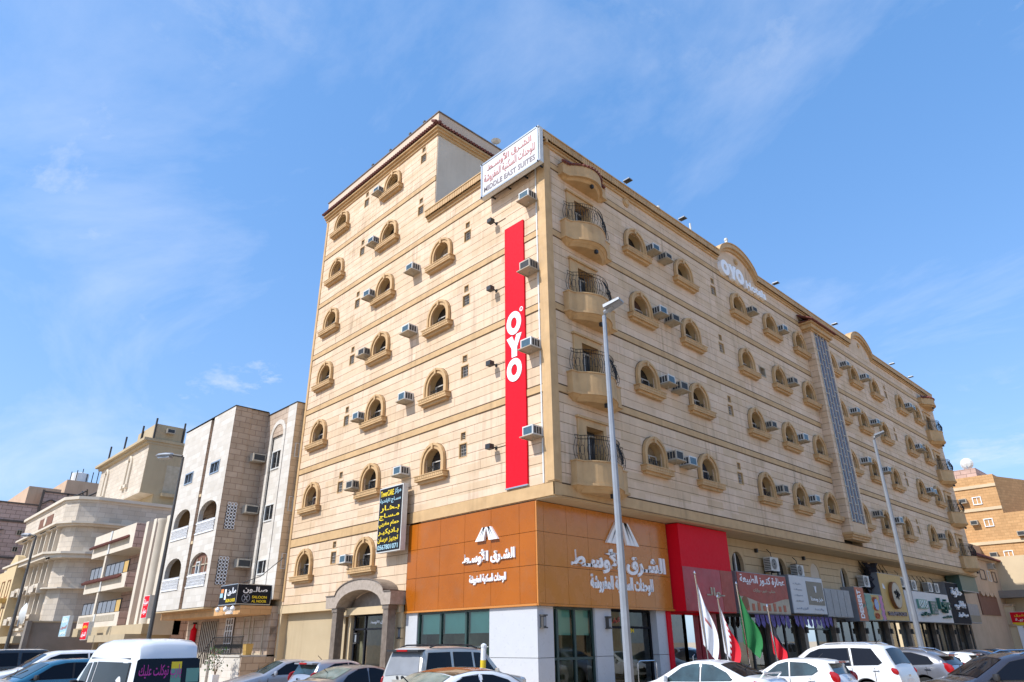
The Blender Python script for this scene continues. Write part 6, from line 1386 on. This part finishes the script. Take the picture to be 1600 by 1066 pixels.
# ------------------------------------------------------------------ cars
CS = 0.83                                             # the place is modelled at this share of real size
def lerp_pl(pl, x):
    if x <= pl[0][0]: return pl[0][1]
    for (a, b_), (c, d) in zip(pl, pl[1:]):
        if x <= c: return b_ + (d - b_) * (x - a) / max(1e-6, c - a)
    return pl[-1][1]
def smooth_pl(pl, x, r=.09):
    return sum(lerp_pl(pl, x + r * k / 3) * w for k, w in ((-3, .08), (-2, .12), (-1, .18), (0, .24), (1, .18), (2, .12), (3, .08)))
CARS = {
 'sedan': dict(L=4.6, W=1.8, top=[(0, .58), (.12, .70), (1.1, .94), (1.32, .99), (2.1, 1.39), (2.45, 1.46), (2.9, 1.465), (3.3, 1.405), (4.0, 1.10), (4.12, 1.08), (4.52, 1.05), (4.6, .9)], belt=[(0, .62), (1.2, .90), (4.0, 1.0), (4.6, .95)],
    win=[[(1.62, .96), (2.2, 1.31), (2.5, 1.385), (2.74, 1.40), (2.74, .98)], [(2.82, .985), (2.82, 1.40), (3.15, 1.37), (3.55, 1.20), (3.72, 1.05), (3.66, 1.01)]], ws=(1.36, 2.12), rw=(3.32, 4.0), wheels=(.85, 3.55), r=.315),
 'hatch': dict(L=3.65, W=1.62, top=[(0, .58), (.1, .74), (.75, .98), (.95, 1.03), (1.65, 1.43), (2.0, 1.50), (2.9, 1.49), (3.25, 1.44), (3.5, 1.0), (3.62, .95), (3.65, .7)], belt=[(0, .65), (.9, .95), (3.65, 1.06)],
    win=[[(1.22, 1.0), (1.72, 1.34), (2.0, 1.41), (2.06, 1.41), (2.06, 1.01)], [(2.14, 1.01), (2.14, 1.41), (2.65, 1.39), (2.95, 1.27), (2.98, 1.16), (2.8, 1.05)]], ws=(.98, 1.66), rw=(3.27, 3.48), wheels=(.62, 3.0), r=.29),
 'suv': dict(L=5.1, W=1.95, top=[(0, .78), (.1, 1.0), (1.15, 1.17), (1.4, 1.23), (2.15, 1.74), (2.55, 1.84), (3.4, 1.87), (4.4, 1.85), (4.7, 1.78), (4.98, 1.22), (5.08, 1.1), (5.1, .7)], belt=[(0, .85), (1.3, 1.14), (5.1, 1.24)],
    win=[[(1.72, 1.20), (2.28, 1.62), (2.6, 1.73), (3.55, 1.75), (3.62, 1.22)], [(3.74, 1.23), (3.68, 1.75), (4.32, 1.73), (4.62, 1.32), (4.5, 1.25)]], ws=(1.45, 2.15), rw=(4.72, 4.97), wheels=(.95, 4.05), r=.38),
 'crossover': dict(L=4.8, W=1.9, top=[(0, .72), (.1, .9), (1.0, 1.08), (1.25, 1.13), (2.0, 1.56), (2.4, 1.65), (3.2, 1.67), (3.9, 1.60), (4.35, 1.42), (4.62, 1.12), (4.75, 1.0), (4.8, .7)], belt=[(0, .78), (1.2, 1.06), (4.8, 1.16)],
    win=[[(1.5, 1.11), (2.1, 1.49), (2.45, 1.56), (2.66, 1.57), (2.66, 1.12)], [(2.72, 1.12), (2.72, 1.57), (3.4, 1.56), (3.95, 1.42), (4.12, 1.22), (4.05, 1.17)]], ws=(1.3, 2.0), rw=(4.3, 4.62), wheels=(.92, 3.72), r=.37),
 'big_suv': dict(L=5.6, W=2.0, top=[(0, .8), (.08, 1.05), (1.4, 1.2), (1.6, 1.25), (2.2, 1.78), (2.5, 1.88), (3.5, 1.93), (5.1, 1.92), (5.3, 1.88), (5.52, 1.2), (5.58, 1.1), (5.6, .7)], belt=[(0, .9), (1.5, 1.17), (5.6, 1.24)],
    win=[[(1.9, 1.2), (2.4, 1.66), (2.65, 1.76), (2.95, 1.77), (2.95, 1.22)], [(3.1, 1.22), (3.1, 1.78), (3.98, 1.79), (4.02, 1.24)], [(4.18, 1.24), (4.16, 1.79), (5.1, 1.78), (5.3, 1.26)]], ws=(1.65, 2.2), rw=(5.3, 5.52), wheels=(1.0, 4.05), r=.39),
 'van': dict(L=4.84, W=1.72, top=[(0, .7), (.06, 1.0), (.35, 1.18), (.95, 1.82), (1.3, 2.08), (1.75, 2.26), (2.4, 2.32), (4.2, 2.30), (4.62, 2.22), (4.78, 1.35), (4.84, .9)], belt=[(0, .95), (.5, 1.15), (4.84, 1.18)],
    win=[[(.75, 1.16), (1.06, 1.60), (1.25, 1.72), (1.55, 1.74), (1.55, 1.16)], [(1.72, 1.18), (1.72, 1.75), (1.98, 1.75), (1.98, 1.18)], [(2.12, 1.18), (2.12, 1.76), (4.35, 1.76), (4.45, 1.2)]], ws=(.38, 1.08), rw=None, wheels=(.75, 3.6), r=.32)}
def build_car(kind, name, label, x, y, head, paint, roofm=None, glass='car_glass', cat='car', hs=1.0, opt=(), wsg=None, rwg=None, sg=None, z=0.005, k=1.0):
    p = CARS[kind]; Lc, Wc, top, belt = p['L'], p['W'], p['top'], p['belt']; r = p['r']
    t = thing(name, label, cat, (x, y, z), head, 'cars parked round the hotel'); t.scale = (CS * k, CS * k, CS * hs)
    hw0 = Wc / 2
    roof_z = max(q[1] for q in top)
    def hw(xf): u = abs(2 * xf / Lc - 1); return hw0 * (1 - .13 * u ** 5)
    def zt(xf): return smooth_pl(top, xf)
    def zb(xf):
        z = .22 + (.06 if xf < .2 or xf > Lc - .2 else 0)
        for w in p['wheels']:
            d = abs(xf - w); R_ = r + .065
            if d < R_: z = max(z, r + math.sqrt(R_ * R_ - d * d))
        return z
    vanr = kind == 'van'
    def sect(xf):
        T = zt(xf); B = min(lerp_pl(belt, xf), T - .07); H = hw(xf); cab = max(0.0, T - B - .07); k = min(1.0, cab / .5)
        taper = .17 if not vanr else .14
        tw = H * (.975 - taper * k); lo = zb(xf)
        return [(H * .93, lo), (H, max(lo + .03, min(B - .18, .62))), (H * .985, max(lo + .05, B)), (tw, max(T - .075, B + .02)), (tw * .90, T - .012), (tw * .5, T + .02), (0, T + .03)]
    xs = sorted(set([round(i * Lc / 84, 4) for i in range(85)] + [.015, Lc - .015]))
    b = MB(); rows = []
    for xf in xs:
        s_ = sect(xf); row = [(Lc / 2 - xf, yy, zz) for yy, zz in s_] + [(Lc / 2 - xf, -yy, zz) for yy, zz in s_[-2::-1]]; rows.append(row)
    n = len(rows[0])
    b.faces([q for row in rows for q in row], [(i * n + k, i * n + k + 1, (i + 1) * n + k + 1, (i + 1) * n + k) for i in range(len(rows) - 1) for k in range(n - 1)] + [tuple(range(n)), tuple(range((len(rows) - 1) * n, len(rows) * n))])
    b.build('body', paint, t, smooth=True)
    def ys(xf, z):
        s_ = sect(xf)
        for (y0, z0), (y1, z1) in zip(s_[1:4], s_[2:5]):
            if z <= z1: return y0 + (y1 - y0) * max(0, min(1, (z - z0) / max(1e-5, z1 - z0)))
        return s_[3][0]
    for wi, poly in enumerate(p['win']):
        fine = []
        for i in range(len(poly)):
            a, c = poly[i], poly[(i + 1) % len(poly)]
            fine += [(a[0] + (c[0] - a[0]) * k / 3, a[1] + (c[1] - a[1]) * k / 3) for k in range(3)]
        for s_ in (1, -1):
            cxx = sum(q[0] for q in poly) / len(poly); czz = sum(q[1] for q in poly) / len(poly)
            for nm, grow, off, m_ in (('window_trim', 1.05, .008, 'car_trim'), ('window', 1.0, .014, (sg[wi] if sg else glass))):
                b = MB(); ring_ = []
                for qx, qz in fine:
                    fx, fz = cxx + (qx - cxx) * grow, czz + (qz - czz) * grow; ring_.append((Lc / 2 - fx, s_ * (ys(fx, fz) + off), fz))
                cpt = (Lc / 2 - cxx, s_ * (ys(cxx, czz) + off), czz); m_n = len(ring_)
                b.faces(ring_ + [cpt], [(i, (i + 1) % m_n, m_n) for i in range(m_n)]); b.build(nm, m_, t, smooth=True)
    for nm, rg, m_ in (('windshield', p['ws'], wsg or glass), ('rear_window', p['rw'], rwg or glass)):
        if not rg: continue
        b = MB(); nx, ny = 8, 8; pts = []
        for i in range(nx + 1):
            xf = rg[0] + (rg[1] - rg[0]) * i / nx; s_ = sect(xf); w_ = s_[4][0] * (.97 if nm == 'windshield' else .95)
            for j in range(ny + 1):
                v = -1 + 2 * j / ny; yy = w_ * v; T = zt(xf); pts.append((Lc / 2 - xf + (.012 if nm == 'windshield' else -.012), yy, T - .012 + .042 * (1 - abs(v) ** 1.5) + .012))
        b.faces(pts, [(i * (ny + 1) + j, i * (ny + 1) + j + 1, (i + 1) * (ny + 1) + j + 1, (i + 1) * (ny + 1) + j) for i in range(nx) for j in range(ny)]); b.build(nm, m_, t, smooth=True)
    if roofm:
        b = MB(); x0, x1 = p['ws'][1] + .05, (p['rw'][0] if p['rw'] else Lc - .4) - .02; pts = []
        for i in range(13):
            xf = x0 + (x1 - x0) * i / 12; s_ = sect(xf)
            for yy, zz in [s_[4], s_[5], s_[6], (-s_[5][0], s_[5][1]), (-s_[4][0], s_[4][1])]: pts.append((Lc / 2 - xf, yy, zz + .008))
        b.faces(pts, [(i * 5 + j, i * 5 + j + 1, i * 5 + j + 6, i * 5 + j + 5) for i in range(12) for j in range(4)]); b.build('roof_panel', roofm, t, smooth=True)
    ze = zt(Lc - .35); zf = zt(.15)
    tl = {'sedan': (.22, .20, .16), 'hatch': (.22, .30, .16), 'suv': (.18, .20, .28), 'crossover': (.26, .32, .14), 'big_suv': (.10, .24, .16), 'van': (.06, .26, .12)}[kind]
    for s_ in (1, -1):
        xr = Lc - tl[0] * .9; zz = {'sedan': .90, 'hatch': 1.0, 'suv': 1.08, 'crossover': 1.05, 'big_suv': 1.08, 'van': .85}[kind]
        b = MB(); b.lathe([(.01, -.5), (.38, -.42), (.5, -.1), (.5, .15), (.36, .42), (.01, .5)], (0, 0, 0), 12)
        b.v = [(Lc / 2 - xr + vx * tl[0] * 1.5, s_ * (hw(xr) * .955 + vy * .10), zz + vz * tl[1] + vx * .10) for vx, vy, vz in b.v]; b.build('tail_light', 'lens_red', t, smooth=True)
        xh = .28; b = MB(); b.lathe([(.01, -.5), (.38, -.42), (.5, -.1), (.5, .15), (.36, .42), (.01, .5)], (0, 0, 0), 12)
        b.v = [(Lc / 2 - xh + vx * .5, s_ * (hw(xh) * .87 + vy * .26), zt(xh) - .11 + vz * .17 - vx * .06) for vx, vy, vz in b.v]; b.build('headlight', 'lens_clear', t, smooth=True)
        wx = p['win'][0][0][0]; b = MB(); b.lathe([(.01, -.5), (.4, -.4), (.5, 0), (.42, .4), (.01, .5)], (0, 0, 0), 10)
        b.v = [(Lc / 2 - wx - .12 + vx * .14, s_ * (hw(wx) + .09 + vy * .22), p['win'][0][0][1] + .06 + vz * .17) for vx, vy, vz in b.v]; b.build('mirror', paint if 'black_mirror' not in opt else 'car_trim', t, smooth=True)
        for wi, poly in enumerate(p['win'][:2] if kind != 'van' else p['win'][:1]):
            hx = max(q[0] for q in poly) - .22; hz = lerp_pl(belt, hx) - .13; b = MB(); b.box(Lc / 2 - hx - .1, Lc / 2 - hx + .1, *sorted((s_ * (ys(hx, hz) + .005), s_ * (ys(hx, hz) + .04))), hz - .015, hz + .02); b.build('door_handle', paint if kind not in ('big_suv', 'crossover') else 'chrome', t)
        b = MB()
        for hx in [p['win'][0][-1][0] + .04] + ([max(q[0] for q in p['win'][1]) - .25] if kind != 'van' else [2.05, 3.3]) + [p['win'][0][0][0] - .12]:
            for k in range(6):
                z0, z1 = .35 + k * (lerp_pl(belt, hx) - .40) / 6, .35 + (k + 1) * (lerp_pl(belt, hx) - .40) / 6
                if z0 > zb(hx): b.faces([(Lc / 2 - hx - .010, s_ * (ys(hx, z0) + .004), z0), (Lc / 2 - hx + .010, s_ * (ys(hx, z0) + .004), z0), (Lc / 2 - hx + .010, s_ * (ys(hx, z1) + .004), z1), (Lc / 2 - hx - .010, s_ * (ys(hx, z1) + .004), z1)], [(0, 1, 2, 3)])
        b.build('door_gap', 'car_trim', t)
        for w in p['wheels']:
            b = MB(); b.lathe([(r * .6, -.11), (r * .94, -.11), (r, -.07), (r, .07), (r * .94, .11), (r * .6, .11)], (0, 0, 0), 22, 'y'); wl = b.build('wheel', 'tyre', t, (Lc / 2 - w, s_ * (hw0 * .985 - .12), r), smooth=True)
            b = MB(); b.lathe([(r * .66, s_ * .06), (r * .66, s_ * .115), (r * .58, s_ * .115), (r * .56, s_ * .05), (.0, s_ * .05)], (0, 0, 0), 22, 'y')
            for k in range(6):
                a = 2 * PI * k / 6; c, q = math.cos(a), math.sin(a); pts = []
                for rr, hwid in ((.05, .035), (r * .6, .03)): pts += [(c * rr - q * hwid, s_ * .11, q * rr + c * hwid), (c * rr + q * hwid, s_ * .11, q * rr - c * hwid)]
                b.faces(pts + [(v[0], s_ * .06, v[2]) for v in pts], [(0, 1, 3, 2), (0, 4, 6, 2), (1, 5, 7, 3)])
            b.build('rim', 'rim', wl)
            b = MB(); b.lathe([(.0, 0), (r + .06, 0)], (Lc / 2 - w, s_ * (hw0 - .3), r + .02), 18, 'y'); b.build('wheel_well', 'tyre', t)
    b = MB(); b.box(Lc / 2 - Lc + .03, Lc / 2 - .03, -hw0 * .8, hw0 * .8, .16, .30); b.build('underbody', 'car_trim', t)
    b = MB(); zr = zt(Lc - .02); b.box(-Lc / 2 - .012, -Lc / 2 + .05, -.27, .27, .72, .84); b.build('number_plate', 'letter_white', t)
    b = MB(); b.box(Lc / 2 - .06, Lc / 2 + .012, -hw0 * .55, hw0 * .55, .42, .60); b.build('grille', 'car_trim', t)
    if kind not in ('van',):
        b = MB(); b.box(-Lc / 2 - .016, -Lc / 2 + .05, -.06, .06, .90, .96); b.build('badge', 'chrome', t)
        b = MB(); b.box(Lc / 2 - .03, Lc / 2 + .014, -.07, .07, .62, .70); b.build('badge', 'chrome', t)
        b = MB(); b.tube([(-Lc / 2 + .9, 0, zt(Lc - .9) + .02), (-Lc / 2 + .72, 0, zt(Lc - .9) + .16)], .010, 4); b.build('aerial', 'car_trim', t)
        for s_ in (1, -1): wb = p['ws'][0]; b = MB(); b.tube([(Lc / 2 - wb - .04, s_ * .1, zt(wb + .04) + .05), (Lc / 2 - wb - .30, s_ * .45 - .25, zt(wb + .30) + .055)], .010, 4); b.build('wiper', 'car_trim', t)
        b = MB()
        for s_ in (1, -1): b.box(Lc / 2 - p['wheels'][1] + r + .1, Lc / 2 - p['wheels'][0] - r - .1, *sorted((s_ * (hw0 * .97), s_ * (hw0 + .012))), .24, .33)
        b.build('side_skirt', 'car_trim', t)['kind'] = 'stuff'
    if 'rails' in opt:
        for s_ in (1, -1):
            x0, x1 = p['ws'][1] + .45, (p['rw'] or (0, 0))[0] - .35; ln = [(Lc / 2 - x0 - (x1 - x0) * k / 8, s_ * sect(x0 + (x1 - x0) * k / 8)[4][0] * .97, zt(x0 + (x1 - x0) * k / 8) + (.06 if 0 < k < 8 else .0)) for k in range(9)]
            b = MB(); b.tube(ln, .022, 5); b.build('roof_rail', 'car_trim' if 'dark_rails' in opt else 'chrome', t)
    if 'spoiler' in opt:
        xr = p['rw'][0]; b = MB(); b.box(Lc / 2 - xr - .22, Lc / 2 - xr + .12, -hw0 * .72, hw0 * .72, zt(xr) + .0, zt(xr) + .05); b.build('rear_spoiler', paint if 'dark_rails' not in opt else 'car_trim', t); b = MB(); b.box(Lc / 2 - xr - .235, Lc / 2 - xr - .20, -.24, .24, zt(xr) + .0, zt(xr) + .05); b.build('brake_light', 'lens_red', t)
    if 'trunk_bars' in opt:
        b = MB(); b.tube([(-Lc / 2 + .25, -.55, 1.05), (-Lc / 2 + .12, -.55, 1.18), (-Lc / 2 + .12, .55, 1.18), (-Lc / 2 + .25, .55, 1.05)], .02, 5); b.build('trunk_spoiler', paint, t)
    if 'badge' in opt:
        b = MB(); b.box(-Lc / 2 - .02, -Lc / 2 + .06, -.30, .30, .95, 1.12); b.build('handle_panel', paint, t); b = MB(); b.box(-Lc / 2 - .03, -Lc / 2 - .015, -.07, .07, 1.02, 1.07); b.build('badge', 'sign_yellow', t)
        for k in (-.1, .12): b = MB(); b.prism([(k - .05, 1.13), (k + .04, 1.13), (k + .06, 1.2), (k, 1.22)], -.01, .01); b.v = [(-Lc / 2 + .04 + y_, x_, z_) for x_, y_, z_ in b.v]; b.build('sticker', 'car_trim', t)
    if kind == 'van':
        xr_ = lambda z_: -Lc / 2 + .045 + (z_ - 1.2) * .175 - .03
        def rear(name_, pts, m_, off=0.0):
            b = MB(); b.faces([(xr_(z_) - off, y_, z_) for y_, z_ in pts], [tuple(range(len(pts)))]); b.build(name_, m_, t)
        rear('rear_window', [(-.74, 1.24), (-.76, 1.3), (-.72, 1.82), (-.66, 1.86), (.66, 1.86), (.72, 1.82), (.76, 1.3), (.74, 1.24)], 'car_glass')
        b = MB(); text_into(b, 'يارب توكلت عليك', -.66, .30, 1.40, 1.72, .006, .012); b.v = [(xr_(vz) - .012 + vy * .5, -vx, vz) for vx, vy, vz in b.v]; b.build('lettering', 'letter_pink', t)
        for q0, q1, m_ in ((-.30, -.06, 'letter_yellow'), (-.72, -.42, 'sign_teal'), (-.30, -.06, 'sign_teal')): rear('sticker', [(q0, 1.30), (q0, 1.62 if m_ != 'letter_yellow' else 1.78), (q1, 1.62 if m_ != 'letter_yellow' else 1.78), (q1, 1.30)], m_, .006 if m_ == 'letter_yellow' else .009)
        b = MB(); b.box(Lc / 2 - 3.6, Lc / 2 - .9, -.0, .0, 0, 0)
        for s_ in (1, -1):
            b = MB(); b.tube([(Lc / 2 - 1.4, s_ * (ys(1.4, 1.8) + .0), 1.86), (Lc / 2 - 4.3, s_ * (ys(4.3, 1.8) + .0), 1.86)], .018, 4); b.build('drip_rail', 'car_trim', t)
        b = MB(); b.box(-Lc / 2 - .05, -Lc / 2 + .12, -.8, .8, .35, .55); b.build('bumper', 'car_white', t)
    return t
def at(u_dir, d): return CAM.x + u_dir[0] * d, CAM.y + u_dir[1] * d
W_, S_, N_ = PI, -PI / 2, PI / 2
# right hand row, noses to the shaded front
build_car('sedan', 'parked_car', 'white sedan with a boot spoiler parked beside the tall street lamp and flags', 5.05, -.6, W_ + R(3), 'car_white', glass='car_glass_teal', rwg='brown_panel' if False else 'car_glass', hs=1.02, opt=('trunk_bars',))
build_car('hatch', 'parked_car', 'small white hatchback between the white sedan and the big white off roader', 5.55, 3.1, W_ + R(2), 'car_white', glass='car_glass_teal', hs=.98, opt=('spoiler',))
build_car('suv', 'parked_car', 'big white off roader with dark side windows and red rear lamps', 5.5, 5.75, W_, 'car_white', sg=['car_glass', 'car_glass'], hs=1.0, opt=('rails',))
build_car('crossover', 'parked_car', 'grey crossover with chrome window line parked in front of the second street lamp', 6.0, 9.35, W_ - R(2), 'car_grey', sg=['car_glass', 'car_glass'], hs=1.0, opt=('rails', 'spoiler'))
build_car('hatch', 'parked_car', 'white hatchback half hidden behind the grey crossover', 6.0, 13.6, W_, 'car_white', opt=('spoiler',))
build_car('sedan', 'parked_car', 'dark sedan with black windows beyond the half hidden white hatchback', 6.0, 17.2, W_, 'car_dark', hs=1.05)
build_car('crossover', 'moving_car', 'dark purple grey crossover facing left at the right edge', 10.9, 1.6, R(218), 'car_dark', glass='car_glass', wsg='car_glass', hs=1.0, opt=('rails', 'black_mirror'))
build_car('big_suv', 'parked_car', 'white large car far off by the cream shop building', 6.5, 33.0, W_ - R(70), 'car_white', hs=.98)
build_car('sedan', 'parked_car', 'pale silver car behind the dark crossover near the red and yellow sign', 8.6, 24.0, R(215), 'car_silver', hs=1.1)
build_car('sedan', 'parked_car', 'black sedan far off in front of the last shop windows', 5.8, 21.0, W_, 'car_black', hs=1.05)
# left hand row, along the sunlit front
build_car('sedan', 'parked_car', 'white sedan with dark roof and greenish rear glass in the middle foreground', 6.3, -8.75, N_ - R(6), 'car_white', roofm='car_black', rwg='car_glass_bright', hs=1.07, opt=('black_mirror',))
build_car('big_suv', 'parked_car', 'large champagne off roader with black roof rails and red high brake lamp', .55, -4.35, N_ + R(8), 'car_champagne', hs=.99, k=.86, rwg='car_glass_bright' if False else 'sign_grey', opt=('rails', 'dark_rails', 'spoiler', 'badge'))
build_car('sedan', 'parked_car', 'dark grey sedan squeezed between the silver hatchback and the champagne off roader', -2.3, -5.2, N_ + R(4), 'car_grey', hs=.95, rwg='car_glass_bright')
build_car('hatch', 'parked_car', 'silver hatchback with red rear lamps in front of the entrance portal', -4.9, -4.3, N_ + R(2), 'car_silver', hs=1.0, rwg='car_glass_teal', opt=('spoiler',))
build_car('sedan', 'parked_car', 'silver sedan facing out in front of the plain beige wall', -8.3, -4.6, S_ - R(6), 'car_silver', wsg='car_glass_teal', hs=1.0)
build_car('van', 'parked_van', 'white high roof minibus with pink writing on its rear window', -2.35, -11.0, W_ + R(1), 'car_white', cat='van', hs=.93, opt=('black_mirror',))
build_car('crossover', 'parked_car', 'metallic blue crossover showing its front left of the white minibus', -8.2, -11.2, S_ + R(6), 'car_blue', wsg='car_glass_teal', hs=.98, opt=('black_mirror',))
build_car('sedan', 'parked_car', 'white sedan between the blue crossover and the white off roader', -11.2, -10.5, S_ + R(4), 'car_white', hs=1.05)
build_car('suv', 'parked_car', 'white off roader with an amber corner lamp beside the black off roader', -14.4, -9.9, S_, 'car_white', hs=1.0)
build_car('big_suv', 'parked_car', 'long black off roader with a sunlit roof at the left edge', -20.2, -11.0, S_, 'car_black', roofm='car_white', hs=.99)  # white roof panel puts the sun's glare on the black roof into colour
build_car('sedan', 'parked_car', 'white car with a blue tinted windscreen cut off by the lower left corner', 1.1, -14.35, R(20), 'car_white', glass='car_glass_teal', wsg='car_glass_teal', hs=1.0)
